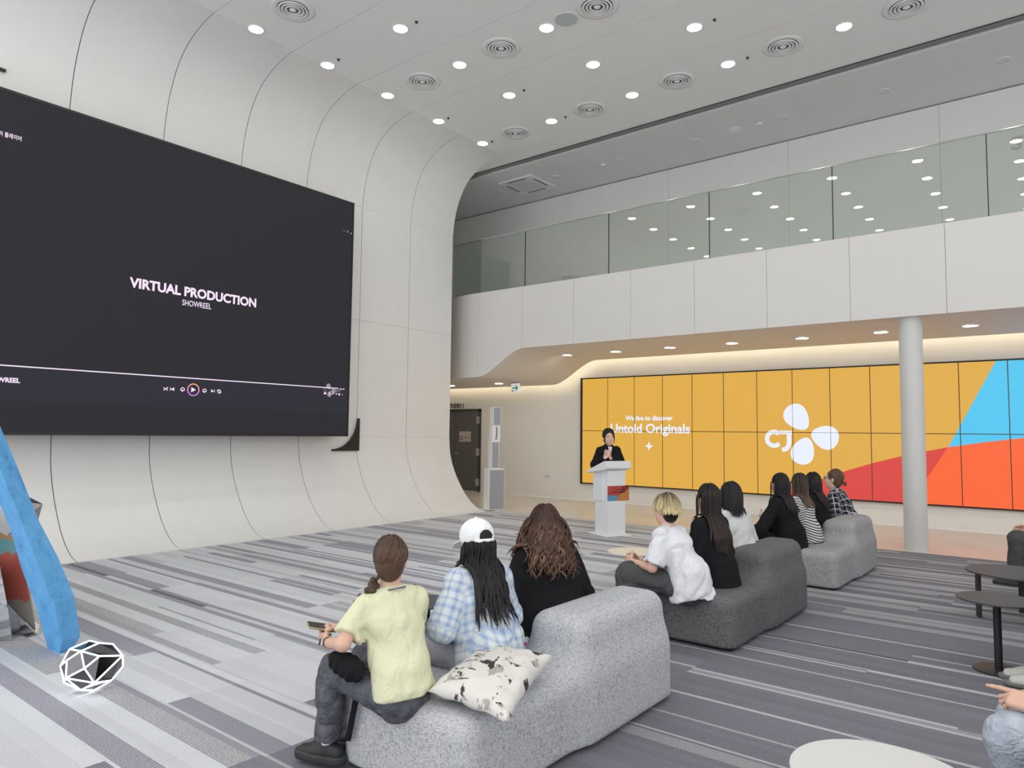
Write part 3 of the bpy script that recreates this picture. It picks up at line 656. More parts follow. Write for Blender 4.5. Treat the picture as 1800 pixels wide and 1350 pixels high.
# ------------------------------------------------------------------ soft shapes: blended distance fields turned into meshes
def unit(v): v = np.asarray(v, float); return v/(np.linalg.norm(v)+1e-12)
class Soft:
    def __init__(s, k=.02): s.p = []; s.k = k; s.cuts = []; s.disp = None; s.subs = []
    def cap(s, a, b, ra, rb=None, k=None, flat=False, flat0=False):
        s.p.append(('c', np.array(a, float), np.array(b, float), ra, ra if rb is None else rb, k, flat, flat0)); return s
    def ell(s, c, r, rot=None, k=None): s.p.append(('e', np.array(c, float), np.array(r, float), None if rot is None else np.array(rot, float), k)); return s
    def seg(s, a, b, wa, wb, lat, k=None, flat=False, flat0=False):    # wa = (half width, half depth)
        s.p.append(('t', np.array(a, float), np.array(b, float), wa, wb, unit(lat), k, flat, flat0)); return s
    def rbox(s, c, h, r, rot=None, k=None): s.p.append(('b', np.array(c, float), np.array(h, float), r, None if rot is None else np.array(rot, float), k)); return s
    def chain(s, pts, rads, k=None):
        for i in range(len(pts)-1): s.cap(pts[i], pts[i+1], rads[i], rads[i+1], k)
        return s
    @staticmethod
    def one(q, P):
        t = q[0]
        if t == 'c':
            _, a, b, ra, rb, _, fl, fl0 = q; ab = b-a; L2 = ab@ab+1e-12; tt = ((P-a)@ab)/L2; tc = np.clip(tt, 0, 1)
            d = np.linalg.norm(P-a-tc[:, None]*ab, axis=1)-(ra+(rb-ra)*tc)
            if fl: d = np.maximum(d, (tt-1)*L2**.5)
            if fl0: d = np.maximum(d, -tt*L2**.5)
            return d
        if t == 'e':
            _, c, r, rot, _ = q; x = P-c
            if rot is not None: x = x@rot
            k0 = np.linalg.norm(x/r, axis=1); k1 = np.linalg.norm(x/(r*r), axis=1)
            return np.where(k0 < 1e-6, -r.min(), k0*(k0-1)/np.maximum(k1, 1e-9))
        if t == 'b':
            _, c, h, r, rot, _ = q; x = P-c
            if rot is not None: x = x@rot
            x = np.abs(x)-h+r
            return np.linalg.norm(np.maximum(x, 0), axis=1)+np.minimum(x.max(1), 0)-r
        _, a, b, wa, wb, lat, _, fl, fl0 = q
        ab = b-a; L = np.linalg.norm(ab)+1e-9; ax = ab/L; lt = unit(lat-ax*(lat@ax)); dp = np.cross(ax, lt)
        x = P-a; tt = x@ax/L; tc = np.clip(tt, 0, 1); e = (tt-tc)*L
        W = wa[0]+(wb[0]-wa[0])*tc; D = wa[1]+(wb[1]-wa[1])*tc; mn = np.minimum(W, D)
        l, dd = x@lt, x@dp
        k0 = np.sqrt((l/W)**2+(dd/D)**2+(e/mn)**2); k1 = np.sqrt((l/W**2)**2+(dd/D**2)**2+(e/mn**2)**2)
        d = np.where(k0 < 1e-6, -mn, k0*(k0-1)/np.maximum(k1, 1e-9))
        if fl: d = np.maximum(d, (tt-1)*L)
        if fl0: d = np.maximum(d, -tt*L)
        return d
    def bounds(s):
        lo, hi = [], []
        for q in s.p:
            if q[0] == 'c': r = max(q[3], q[4]); lo += [np.minimum(q[1], q[2])-r]; hi += [np.maximum(q[1], q[2])+r]
            elif q[0] == 't': r = max(*q[3], *q[4]); lo += [np.minimum(q[1], q[2])-r]; hi += [np.maximum(q[1], q[2])+r]
            else: r = np.linalg.norm(q[2]) if q[3] is not None and q[0] == 'e' or (q[0] == 'b' and q[4] is not None) else q[2]; lo += [q[1]-r]; hi += [q[1]+r]
        return np.min(lo, 0), np.max(hi, 0)
    def ev(s, P, ids=False):
        d = None; best = None; idx = None
        for i, q in enumerate(s.p):
            e = s.one(q, P); k = q[-1] if q[0] in 'eb' else (q[5] if q[0] == 'c' else q[6])
            k = s.k if k is None else k
            if d is None: d = e; best = e.copy(); idx = np.zeros(len(P), int)
            else:
                if ids:
                    m = e < best; idx[m] = i; best = np.where(m, e, best)
                if k > 0:
                    h = np.clip(.5+.5*(d-e)/k, 0, 1); d = d+(e-d)*h-k*h*(1-h)
                else: d = np.minimum(d, e)
        for sub, k in s.subs:
            e = -sub.ev(P); h = np.clip(.5-.5*(d-e)/max(k, 1e-6), 0, 1); d = d+(e-d)*h+k*h*(1-h)
        for n_, o_ in s.cuts: d = np.maximum(d, P@np.array(n_, float)-o_)
        if s.disp is not None: d = d+s.disp(P)
        return (d, idx) if ids else d
def surf(fn, lo, hi, h):                   # narrow-band surface nets
    S_ = 4; H = h*S_
    nc = np.maximum(2, np.ceil((hi-lo+4*h)/H).astype(int)); o = lo-2*h
    g = np.stack(np.meshgrid(*[np.arange(n) for n in nc], indexing='ij'), -1).reshape(-1, 3)
    dc = fn(o+(g+.5)*H)
    near = np.abs(dc) < H*.87*1.5+.006
    f = np.repeat(np.repeat(np.repeat(np.where(dc < 0, -1., 1.).reshape(nc), S_, 0), S_, 1), S_, 2)
    cells = g[near]; off = np.stack(np.meshgrid(*[np.arange(S_)]*3, indexing='ij'), -1).reshape(-1, 3)
    ii = (cells[:, None, :]*S_+off[None]).reshape(-1, 3)
    f[ii[:, 0], ii[:, 1], ii[:, 2]] = fn(o+(ii+.5)*h)
    o = o+.5*h
    nx, ny, nz = f.shape; ins = f < 0
    c8 = [ins[i:nx-1+i, j:ny-1+j, k:nz-1+k] for i in (0, 1) for j in (0, 1) for k in (0, 1)]
    tot = sum(c.astype(np.int8) for c in c8); act = (tot > 0) & (tot < 8)
    A = np.argwhere(act); ind = -np.ones(act.shape, int); ind[act] = np.arange(len(A))
    acc = np.zeros((len(A), 3)); cnt = np.zeros(len(A))
    for ax in range(3):
        oth = [q for q in range(3) if q != ax]
        for i in (0, 1):
            for j in (0, 1):
                p0 = np.zeros(3, int); p0[oth[0]] = i; p0[oth[1]] = j; p1 = p0.copy(); p1[ax] = 1
                a = f[tuple((A+p0).T)]; b = f[tuple((A+p1).T)]; m = (a < 0) != (b < 0)
                t = np.where(m, a/np.where(m, a-b, 1), 0); pos = A+p0+0.; pos[:, ax] += t
                acc[m] += pos[m]; cnt[m] += 1
    V = o+acc/cnt[:, None]*h
    F = []
    for ax in range(3):
        u, w_ = [q for q in range(3) if q != ax]
        sl = [slice(1, -1)]*3; sl[ax] = slice(0, -1); e0 = ins[tuple(sl)]
        sl2 = [slice(1, -1)]*3; sl2[ax] = slice(1, None); e1 = ins[tuple(sl2)]
        E = np.argwhere(e0 != e1); 
        if not len(E): continue
        flip = e0[tuple(E.T)]; base = E.copy(); base[:, u] += 1; base[:, w_] += 1
        def cell(du, dw):
            c = base.copy(); c[:, u] -= du; c[:, w_] -= dw; return ind[tuple(c.T)]
        q = np.stack([cell(1, 1), cell(0, 1), cell(0, 0), cell(1, 0)], 1)
        fl = flip if ax != 1 else ~flip
        q[~fl] = q[~fl][:, ::-1]; F.append(q)
    F = np.concatenate(F); F = F[(F >= 0).all(1)]
    return V, F
def relax(V, F, n=1, lam=.5):
    a = F.ravel(); b = np.roll(F, -1, 1).ravel()
    for _ in range(n):
        acc = np.zeros_like(V); c = np.zeros(len(V)); np.add.at(acc, a, V[b]); np.add.at(acc, b, V[a]); np.add.at(c, a, 1); np.add.at(c, b, 1)
        V = V+lam*(acc/np.maximum(c, 1)[:, None]-V)
    return V
def np_mesh(name, V, F, attrs=None, cols=None):
    me = bpy.data.meshes.new(name); k = F.shape[1]
    me.vertices.add(len(V)); me.vertices.foreach_set('co', V.astype(np.float32).ravel())
    me.loops.add(F.size); me.loops.foreach_set('vertex_index', F.astype(np.int32).ravel())
    me.polygons.add(len(F)); me.polygons.foreach_set('loop_start', np.arange(0, F.size, k, dtype=np.int32))
    me.polygons.foreach_set('use_smooth', np.ones(len(F), bool))
    for nm_, a in (attrs or {}).items(): me.attributes.new(nm_, 'FLOAT', 'POINT').data.foreach_set('value', np.asarray(a, np.float32))
    if cols is not None:
        c = np.ones((len(V), 4), np.float32); c[:, :3] = cols; me.color_attributes.new('Col', 'FLOAT_COLOR', 'POINT').data.foreach_set('color', c.ravel())
    me.update(); me.validate(); return me
def soft_obj(name, S, h, m, parent=None, sm=1, cloth=False, colfn=None, loc=None, extra=None):
    lo, hi = S.bounds(); V, F = surf(S.ev, lo-.02, hi+.02, h)
    if sm: V = relax(V, F, sm)
    if extra is not None:                  # a second, finer field joined into the same mesh
        for S2, h2 in extra:
            lo, hi = S2.bounds(); V2, F2 = surf(S2.ev, lo-.01, hi+.01, h2); V2 = relax(V2, F2, 1, .3)
            F = np.vstack([F, F2+len(V)]); V = np.vstack([V, V2])
    at = None
    if cloth:
        _, idx = S.ev(V, True); cu = np.zeros(len(V)); cv = np.zeros(len(V))
        for i, q in enumerate(S.p):
            mk = idx == i
            if not mk.any(): continue
            X_ = V[mk]
            if q[0] == 't': cu[mk] = X_@q[5]; cv[mk] = X_[:, 2]+.4*np.abs(X_[:, 1])
            elif q[0] == 'c':
                a, b = q[1], q[2]; ax = unit(b-a); e = unit(np.cross(ax, (0.3, 1, .1))); g = np.cross(ax, e); y_ = X_-a
                cv[mk] = y_@ax+i*.0; cu[mk] = np.arctan2(y_@g, y_@e)*max(q[3], q[4])
            else: cu[mk] = X_[:, 0]; cv[mk] = X_[:, 2]
        at = {'cu': cu, 'cv': cv}
    me = np_mesh(name, V, F, at, None if colfn is None else colfn(V))
    return link(name, me, m, parent, False, loc)
_rs = np.random.RandomState(3); _lat = _rs.rand(32, 32, 32)
def vnoise(P, sc):                          # smooth 3D value noise in [-1, 1]
    x = P*np.asarray(sc); i = np.floor(x).astype(int); f = x-i; f = f*f*(3-2*f); out = 0
    for dx in (0, 1):
        for dy in (0, 1):
            for dz in (0, 1):
                w_ = (f[:, 0] if dx else 1-f[:, 0])*(f[:, 1] if dy else 1-f[:, 1])*(f[:, 2] if dz else 1-f[:, 2])
                out = out+w_*_lat[(i[:, 0]+dx) % 32, (i[:, 1]+dy) % 32, (i[:, 2]+dz) % 32]
    return out*2-1
def folds(amp, sc, seed=0., rot=0.):
    def fn(P):
        q = P+seed*3.17
        if rot: c, s_ = math.cos(rot), math.sin(rot); q = np.c_[q[:, 0]*c-q[:, 2]*s_, q[:, 1], q[:, 0]*s_+q[:, 2]*c]
        wq = q+.035*np.c_[vnoise(q, (9,)*3), vnoise(q+5.3, (9,)*3), vnoise(q+9.1, (9,)*3)]
        r_ = np.maximum(0, 1-2.6*np.abs(vnoise(wq, sc)))**1.3; r3 = np.maximum(0, 1-3.2*np.abs(vnoise(wq[:, ::-1]+4.4, (6, 10, 6)))); r2 = vnoise(wq+2.2, np.asarray(sc)*2.1)
        return amp*(1.1*r_+.5*r3+.3*r2-.62)
    return fn
# ------------------------------------------------------------------ sofas
def weave(name, lo, hi, thr=(.42, .62)):
    n_ = N(name); acc = None
    for sc in ((50, 440, 440), (440, 50, 440), (440, 440, 50)):
        v_ = n_.noise(n_.coord(scale=sc), 1, 1, .5); acc = v_ if acc is None else n_.math('MINIMUM', acc, v_)
    big = n_.noise(n_.coord(), 60, 2); fac = n_.math('MULTIPLY_ADD', big, .12); n_.link(acc, fac.node.inputs[2])
    n_.link(n_.ramp(fac, [(thr[0], lo), (thr[1], hi)]), n_.b.inputs['Base Color']); n_.b.inputs['Roughness'].default_value = .95; n_.b.inputs['Specular IOR Level'].default_value = .12
    n_.bump(acc, .25, .004); return n_.m
FAB_L = weave('light_grey_weave', (.20, .205, .225), (.565, .575, .595), (.37, .51)); FAB_D = weave('charcoal_weave', (.045, .045, .048), (.185, .185, .19), (.37, .52)); FAB_M = weave('mid_grey_weave', (.12, .12, .125), (.42, .42, .43), (.37, .51))
def sofa(x, y, L, m, label, rz=0.):
    o = empty('lounge_sofa', (x, y, 0), rz, label, 'sofa', 'sculptural lounge sofas')
    S = Soft(.14); S.rbox((0, L/2, .14), (.405, L/2, .245), .085)
    S.rbox((.225, L-.475, .24), (.18, .475, .385), .10, k=.16)
    S.cuts.append(((0, 0, -1), -.022))
    S.disp = lambda P: .002*vnoise(P, (3, 3, 3))-.0*P[:, 0]
    soft_obj('upholstery', S, .017, m, o, 2)
    B().box(-.36, .36, .05, L-.05, .0, .03).done('plinth', 'black', o)
    return o
sofa(-2.325, 2.17, 1.79, FAB_L, 'light grey woven lounge sofa nearest the camera, with a patterned cushion on it')
sofa(-2.325, 4.99, 1.72, FAB_D, 'charcoal woven lounge sofa in the middle of the row')
sofa(-2.275, 7.64, 1.72, FAB_M, 'light grey lounge sofa at the far end of the row by the column')
# cushion with a black floral print
cn = N('floral_print'); co = cn.coord('UV'); 
w1 = cn.noise(cn.coord('UV', (4.2, 3.6, 1)), 1, 4, .58); w2 = cn.noise(cn.coord('UV', (3.2, 9, 1), (0, 0, .7)), 1, 3, .6); w3 = cn.noise(cn.coord('UV', (4, 4, 1), (0, 0, 2)), 1, 4, .65)
base = cn.mix(cn.ramp(w3, [(.58, (0, 0, 0)), (.60, (1, 1, 1))]), (.66, .635, .60), (.38, .35, .31))
st_ = cn.noise(cn.coord('UV', (3, 18, 1), (0, 0, -.6)), 1, 2, .5)
strokes = cn.math('MULTIPLY', cn.ramp(st_, [(.62, (0, 0, 0)), (.64, (1, 1, 1))]), cn.ramp(w2, [(.48, (0, 0, 0)), (.52, (1, 1, 1))]))
blobs = cn.math('MAXIMUM', cn.ramp(w1, [(.585, (0, 0, 0)), (.60, (1, 1, 1))]), strokes)
cn.link(cn.mix(blobs, base, (.05, .047, .045)), cn.b.inputs['Base Color']); cn.b.inputs['Roughness'].default_value = .9; cn.b.inputs['Specular IOR Level'].default_value = .15
def cushion(corners, thick, label):
    c = np.array(corners, float); ctr = c.mean(0); nrm = unit(np.cross(c[1]-c[0], c[3]-c[0])); n_ = 30
    V, F, UV = [], [], []
    for sgn in (1, -1):
        for i in range(n_+1):
            for j in range(n_+1):
                u, v = i/n_*2-1, j/n_*2-1
                pu = u*(1-.10*(1-v*v)*abs(u)); pv = v*(1-.10*(1-u*u)*abs(v))
                s_, t = (pu+1)/2, (pv+1)/2
                p = c[0]*(1-s_)*(1-t)+c[1]*s_*(1-t)+c[2]*s_*t+c[3]*(1-s_)*t
                e = max(0, (1-u*u))*max(0, (1-v*v)); hgt = e**.42
                wr = .006*math.sin(9*u+5*v)*e**.3+.004*math.sin(17*v-8*u)*(1-e)
                V.append(p+nrm*sgn*(thick*(hgt if sgn > 0 else .55*hgt)+(wr if e > 0 else 0))); UV.append(((u+1)/2, (v+1)/2))
    K = (n_+1)**2
    for sgn in (0, 1):
        for i in range(n_):
            for j in range(n_):
                a = sgn*K+i*(n_+1)+j; q = (a, a+n_+1, a+n_+2, a+1); F.append(q if sgn == 0 else q[::-1])
    V = np.array(V); o = mesh_from('cushion_cover', V-ctr, F, cn.m, None, True)
    uv = o.data.uv_layers.new(name='UVMap'); idx = [l.vertex_index for l in o.data.loops]
    for l, i in zip(uv.data, idx): l.uv = UV[i]
    bm = bmesh.new(); bm.from_mesh(o.data); bmesh.ops.remove_doubles(bm, verts=bm.verts[:], dist=.0006); bm.to_mesh(o.data); bm.free()
    o.name = 'cushion'; o.location = ctr
    return tag(o, label, 'cushion')
cushion([(-2.19, 2.205, .445), (-1.735, 2.19, .43), (-1.93, 2.78, .505), (-2.36, 2.76, .46)], .085, 'off-white cushion with black flower print on the nearest grey sofa')
# ------------------------------------------------------------------ tables
WT = mat('table_white', (.64, .64, .62), .4, grain=.01); CT = mat('table_cream', (.74, .68, .56), .4, grain=.01); BT = mat('table_black', (.055, .055, .058), .5, grain=.08, gscale=250)
def pedestal(name, x, y, r, z, m, label, basem='blackmetal', rb=None, pole=.024, th=.012, group='round pedestal side tables'):
    o = empty(name, (x, y, 0), 0, label, 'table', group)
    B().lathe([(r-.004, z-th), (r, z-th+.003), (r, z-.003), (r-.004, z)], n=64).done('tabletop', m, o, True, sharp=30)
    B().lathe([(pole, .01), (pole, z-th)], n=20).done('pole', basem, o, True, sharp=40)
    rb = rb or r*.75
    B().lathe([(rb, .001), (rb, .008), (rb-.01, .012)], n=48).done('base', basem, o, True, sharp=40)
    return o
pedestal('side_table', -.425, 5.81, .235, .475, BT, 'black round side table on one pole near the right edge', rb=.15)
pedestal('side_table', -3.36, 6.15, .235, .42, CT, 'small cream round side table in front of the charcoal sofa')
pedestal('side_table', -.52, 2.64, .285, .44, WT, 'white round table at the bottom edge of the picture', rb=.2)
pedestal('side_table', -3.41, 3.42, .19, .42, BT, 'black round side table between the yellow shirt and the checked shirt')
o = empty('coffee_table', (-.40, 7.55, 0), 0, 'black round coffee table on flat bar legs behind the pole table', 'table')
B().lathe([(.375, .385), (.38, .388), (.38, .397), (.376, .40)], n=64).done('tabletop', BT, o, True, sharp=30)
for a in (205, 325, 85):
    c, s_ = math.cos(R(a)), math.sin(R(a)); mt = Matrix.Translation((.30*c, .30*s_, 0)) @ Matrix.Rotation(R(a), 4, 'Z')
    B().box(-.012, .012, -.035, .035, 0, .385, .003, mtx=mt).done('leg', 'blackmetal', o)
    B().box(-.28, 0, -.02, .02, .372, .385, mtx=mt).done('brace', 'blackmetal', o)
# water bottle on the far table
pedestal('side_table', -3.0, 8.55, .235, .46, CT, 'pale round side table hidden behind the seated row, with a water bottle on it')
wbo = empty('water_bottle', (-2.93, 8.53, .46), 0, 'clear plastic water bottle with a pink cap by the seated row', 'bottle')
n = N('clear_plastic'); n.t.nodes.remove(n.b); lw_ = n.new('LayerWeight'); lw_.inputs[0].default_value = .5; fr = n.math('MULTIPLY_ADD', n.math('POWER', lw_.outputs['Facing'], 4.0), .9).node; fr.inputs[2].default_value = .05; tb = n.new('BsdfTransparent'); tb.inputs[0].default_value = lin((.84, .86, .86)); gl = n.new('BsdfGlossy'); gl.inputs['Roughness'].default_value = .08; mx = n.new('MixShader'); n.link(fr.outputs[0], mx.inputs[0]); n.link(tb.outputs[0], mx.inputs[1]); n.link(gl.outputs[0], mx.inputs[2]); n.link(mx.outputs[0], n.out.inputs[0])
B().lathe([(.028, 0), (.032, .01), (.032, .05), (.029, .06), (.032, .07), (.032, .13), (.026, .155), (.013, .175), (.013, .19)], n=24).done('bottle_body', n.m, wbo, True, sharp=50)
B().lathe([(.015, .188), (.015, .21), (.012, .212)], n=20).done('cap', mat('pink_cap', (.75, .36, .34), .45), wbo, True, sharp=40)
B().lathe([(.0325, .075), (.0325, .12)], n=24, cap=False).done('band', mat('bottle_band', (.75, .7, .68), .5), wbo, True)
# ------------------------------------------------------------------ faceted sculpture at the left edge
CAMV = Vector((0, 0, EYE))
def dp(x, y, D): return CAMV+(fw+rt*((x-900)/FPX)-up*((y-675)/FPX))*D
def hull(pts, name, m, parent, jit=0, seed=1):
    bm = bmesh.new(); r_ = random.Random(seed)
    for p in pts: bm.verts.new(Vector(p)+Vector([r_.uniform(-jit, jit) for _ in range(3)]))
    bmesh.ops.convex_hull(bm, input=bm.verts[:]); bmesh.ops.delete(bm, geom=[v for v in bm.verts if not v.link_faces], context='VERTS')
    bmesh.ops.dissolve_limit(bm, angle_limit=R(2), verts=bm.verts[:], edges=bm.edges[:])
    bmesh.ops.recalc_face_normals(bm, faces=bm.faces[:]); me = bpy.data.meshes.new(name); bm.to_mesh(me); bm.free()
    return link(name, me, m, parent)
sc0 = empty('faceted_sculpture', (-5.05, 1.7, 0), 0, 'tall faceted figure sculpture with a bright blue leg at the left edge', 'sculpture')
off = Vector((5.05, -1.7, 0))
n = N('blue_paint'); a = n.noise(n.coord(), 9, 5, .65); b_ = n.noise(n.coord(), 40, 3)
n.link(n.ramp(n.math('ADD', n.math('MULTIPLY', a, .7), n.math('MULTIPLY', b_, .3)), [(.30, (.05, .22, .48)), (.45, (.09, .37, .74)), (.62, (.13, .44, .82))]), n.b.inputs['Base Color']); n.b.inputs['Roughness'].default_value = .38; n.bump(a, .15); BLU = n.m
# the blue leg: five-sided stations from the foot upward
D0 = 4.95; rows = [((104, 1163), 26, .05), ((112, 1128), 58, .10), ((98, 1060), 66, .12), ((70, 990), 64, .12), ((44, 925), 50, .11), ((8, 835), 50, .11), ((-38, 720), 46, .10), ((-80, 600), 40, .08)]
V, F = [], []
for (x, y), wd, dpt in rows:
    V += [tuple(dp(x-wd/2, y+wd*.16, D0)+off), tuple(dp(x-wd*.06, y, D0-dpt*1.7)+off), tuple(dp(x+wd/2, y-wd*.16, D0+.02)+off), tuple(dp(x+wd*.1, y, D0+dpt)+off)]
for i in range(len(rows)-1):
    for k in range(4): a = 4*i+k; b_ = 4*i+(k+1) % 4; F += [(a, b_, b_+4, a+4)]
F += [(3, 2, 1, 0), tuple(len(V)-4+k for k in range(4))]
bm = bmesh.new(); vv = [bm.verts.new(v) for v in V]; [bm.faces.new([vv[i] for i in f]) for f in F]; bmesh.ops.triangulate(bm, faces=bm.faces[:]); bmesh.ops.recalc_face_normals(bm, faces=bm.faces[:]); me = bpy.data.meshes.new('blue_leg'); bm.to_mesh(me); bm.free(); link('blue_leg', me, BLU, sc0)['label'] = 'bright blue faceted leg'
MIR = mat('mirror_steel', (.78, .78, .80), .04, 1.); GST = mat('grey_steel', (.42, .42, .42), .22, 1., grain=.05, gscale=6)
n = N('painted_leg'); tc_ = n.new('TexCoord'); sp_ = n.new('SeparateXYZ'); n.link(tc_.outputs['Object'], sp_.inputs[0]); e_ = n.noise(n.coord(scale=(30, 30, 9)), 1, 5, .7)
z_ = n.math('ADD', sp_.outputs[2], n.math('MULTIPLY', n.math('SUBTRACT', e_, .5), .12))
n.link(n.ramp(z_, [(.0, (.30, .27, .23)), (.25, (.45, .10, .07)), (.60, (.13, .33, .36)), (.70, (.50, .27, .10))], 'CONSTANT'), n.b.inputs['Base Color']); n.b.inputs['Roughness'].default_value = .4; n.bump(e_, .3); PNT = n.m
def pp(px, D): return [dp(x, y, D)+off for x, y in px]
hull(pp([(-40, 900), (16, 915), (46, 1020), (62, 1105), (63, 1170), (0, 1165)], 5.3)+pp([(-40, 900), (20, 915), (50, 1020), (64, 1105), (64, 1170), (0, 1165)], 5.55), 'painted_leg', PNT, sc0)['label'] = 'leg painted orange, teal and red'
hull(pp([(-40, 860), (28, 862), (75, 886), (66, 918), (30, 943), (-40, 920)], 5.2)+pp([(-40, 872), (20, 880), (50, 905), (12, 942), (-40, 915)], 5.0)+pp([(40, 870), (72, 884), (62, 915)], 5.5), 'grey_block', GST, sc0)['label'] = 'grey faceted block behind the blue leg'
zf = lambda p: Vector((p.x, p.y, max(p.z, .004)))
hull([zf(p) for p in pp([(14, 1062), (63, 1125), (63, 1183), (12, 1195)], 5.25)+pp([(14, 1062), (63, 1125), (66, 1175), (12, 1190)], 5.5)], 'steel_leg', MIR, sc0)
hull([zf(p) for p in pp([(-70, 1000), (-2, 985), (14, 1070), (18, 1188), (2, 1196), (-70, 1215)], 5.1)+pp([(-70, 1000), (0, 1010), (15, 1080), (16, 1180), (-70, 1190)], 5.35)], 'steel_leg', MIR, sc0)
hull(pp([(-220, 900), (-40, 900), (-30, 1000), (-60, 1210), (-200, 1230)], 5.2)+pp([(-220, 900), (-40, 900), (-30, 1000), (-60, 1190), (-200, 1200)], 5.6), 'steel_body', GST, sc0)
hull(pp([(-200, 560), (-70, 560), (-20, 700), (-60, 900), (-200, 920)], 4.95)+pp([(-200, 560), (-70, 560), (-30, 700), (-60, 900), (-200, 920)], 5.4), 'upper_body', GST, sc0)
bl = empty('faceted_light_ball', (-4.62, 1.83, 0), 0, 'dark mirrored polyhedron with glowing white edges on the carpet', 'light')
r_ = random.Random(11); pts = []
for k in range(27):
    z = 1-2*(k+.5)/27; a = k*2.39996+.5; q = math.sqrt(1-z*z); pts.append((.178*q*math.cos(a)*(1+r_.uniform(-.1, .1)), .165*q*math.sin(a)*(1+r_.uniform(-.1, .1)), .14+.138*z))
bm = bmesh.new(); [bm.verts.new(p) for p in pts]; bmesh.ops.convex_hull(bm, input=bm.verts[:]); bmesh.ops.dissolve_limit(bm, angle_limit=R(24), verts=bm.verts[:], edges=bm.edges[:])
fl_ = [[v.co.copy() for v in f.verts] for f in bm.faces]; ed = [(e.verts[0].co.copy(), e.verts[1].co.copy()) for e in bm.edges]
zmin = min(v.co.z for v in bm.verts); bm.free()
BM_ = mat('ball_mirror', (.15, .15, .16), .12, 1., grain=.05, gscale=8); GLW = glow('glowing_edge', (.92, .96, 1), 5.0)
for f in fl_:
    c = sum(f, Vector())/len(f); inn = [c+(p-c)*.985-c.normalized()*0 for p in f]
    b = B(); b.poly([p-Vector((0, 0, zmin-.006)) for p in inn]); b.poly([(p+(Vector((0, 0, .14))-p)*.04)-Vector((0, 0, zmin-.006)) for p in inn]); b.done('facet', BM_, bl)
b = B()
for a, c in ed: b.tube([a-Vector((0, 0, zmin-.006)), c-Vector((0, 0, zmin-.006))], .0045, 6)
b.done('glowing_edges', GLW, bl)
# ------------------------------------------------------------------ people
def rx(a): c, s_ = math.cos(R(a)), math.sin(R(a)); return np.array([[1, 0, 0], [0, c, -s_], [0, s_, c]])
def ry(a): c, s_ = math.cos(R(a)), math.sin(R(a)); return np.array([[c, 0, s_], [0, 1, 0], [-s_, 0, c]])
def rzm(a): c, s_ = math.cos(R(a)), math.sin(R(a)); return np.array([[c, -s_, 0], [s_, c, 0], [0, 0, 1]])
n = N('skin'); at = n.attr('Col'); n.link(at.outputs['Color'], n.b.inputs['Base Color']); n.b.inputs['Roughness'].default_value = .5; n.b.inputs['Specular IOR Level'].default_value = .35; n.bump(n.noise(n.coord(), 220, 2), .06, .002); SKIN = n.m
n = N('hair'); at = n.attr('Col'); n.link(at.outputs['Color'], n.b.inputs['Base Color']); n.b.inputs['Roughness'].default_value = .42; n.b.inputs['Specular IOR Level'].default_value = .28; n.bump(n.noise(n.coord(scale=(260, 260, 12)), 1, 2), .5, .004); HAIR = n.m
def fabric(name, c, fine=.10, rough=.9, wrinkle=0.):
    n = N(name); a = n.noise(n.coord(), 500, 2, .7); lo = tuple(x*(1-fine) for x in lin(c)[:3]); hi = tuple(min(1, x*(1+fine)) for x in lin(c)[:3])
    n.link(n.ramp(a, [(.3, lo), (.7, hi)]), n.b.inputs['Base Color']); n.b.inputs['Roughness'].default_value = rough; n.b.inputs['Specular IOR Level'].default_value = .15
    wr = n.noise(n.coord(scale=(16, 16, 9)), 1, 2, .5); wr.node.inputs['Distortion'].default_value = 1.2
    n.bump(n.math('ADD', n.math('MULTIPLY', wr, 1.0), n.math('MULTIPLY', a, .04)), .55, .03); return n.m
def denim(name, a, b_):
    n = N(name); u = n.noise(n.coord(scale=(420, 420, 90)), 1, 2); v = n.noise(n.coord(), 14, 4, .6)
    f = n.math('ADD', n.math('MULTIPLY', u, .45), n.math('MULTIPLY', v, .55)); n.link(n.ramp(f, [(.38, a), (.64, b_)]), n.b.inputs['Base Color']); n.b.inputs['Roughness'].default_value = .9; n.b.inputs['Specular IOR Level'].default_value = .1
    wr = n.noise(n.coord(scale=(18, 18, 26)), 1, 2, .5); wr.node.inputs['Distortion'].default_value = 1.2; n.bump(n.math('ADD', wr, n.math('MULTIPLY', u, .05)), .6, .03); return n.m
def tartan(name, base, bands, pitch):
    # woven checks: soft bands along the two cloth directions
    n = N(name); fac = []
    for at_ in ('cu', 'cv'):
        x = n.attr(at_).outputs['Fac']; x = n.math('ADD', x, n.math('MULTIPLY', n.math('SUBTRACT', n.noise(n.coord(), 9, 2), .5), .012))
        fac.append(n.math('FRACT', n.math('ADD', n.math('DIVIDE', x, pitch), 100.0)))
    cols = [n.ramp(f, bands) for f in fac]
    m_ = n.mix(.5, cols[0], cols[1]); gr = n.noise(n.coord(), 450, 2)
    n.link(n.mix(1.0, m_, n.ramp(gr, [(.3, (.82, .82, .82)), (.7, (1.1, 1.1, 1.1))]), 'MULTIPLY'), n.b.inputs['Base Color']); n.b.inputs['Roughness'].default_value = .9; n.b.inputs['Specular IOR Level'].default_value = .15
    wr = n.noise(n.coord(scale=(14, 14, 8)), 1, 2, .5); wr.node.inputs['Distortion'].default_value = 1.4; n.bump(n.math('ADD', wr, n.math('MULTIPLY', gr, .04)), .6, .03)
    return n.m
def striped(name, a, b_, pitch):
    n = N(name); x = n.attr('cv').outputs['Fac']; f = n.math('FRACT', n.math('ADD', n.math('DIVIDE', x, pitch), 100.0))
    n.link(n.ramp(f, [(.0, a), (.56, a), (.60, b_), (.97, b_)]), n.b.inputs['Base Color']); n.b.inputs['Roughness'].default_value = .9; return n.m
SK = np.array([.66, .41, .31]); SK2 = np.array([.70, .46, .36])
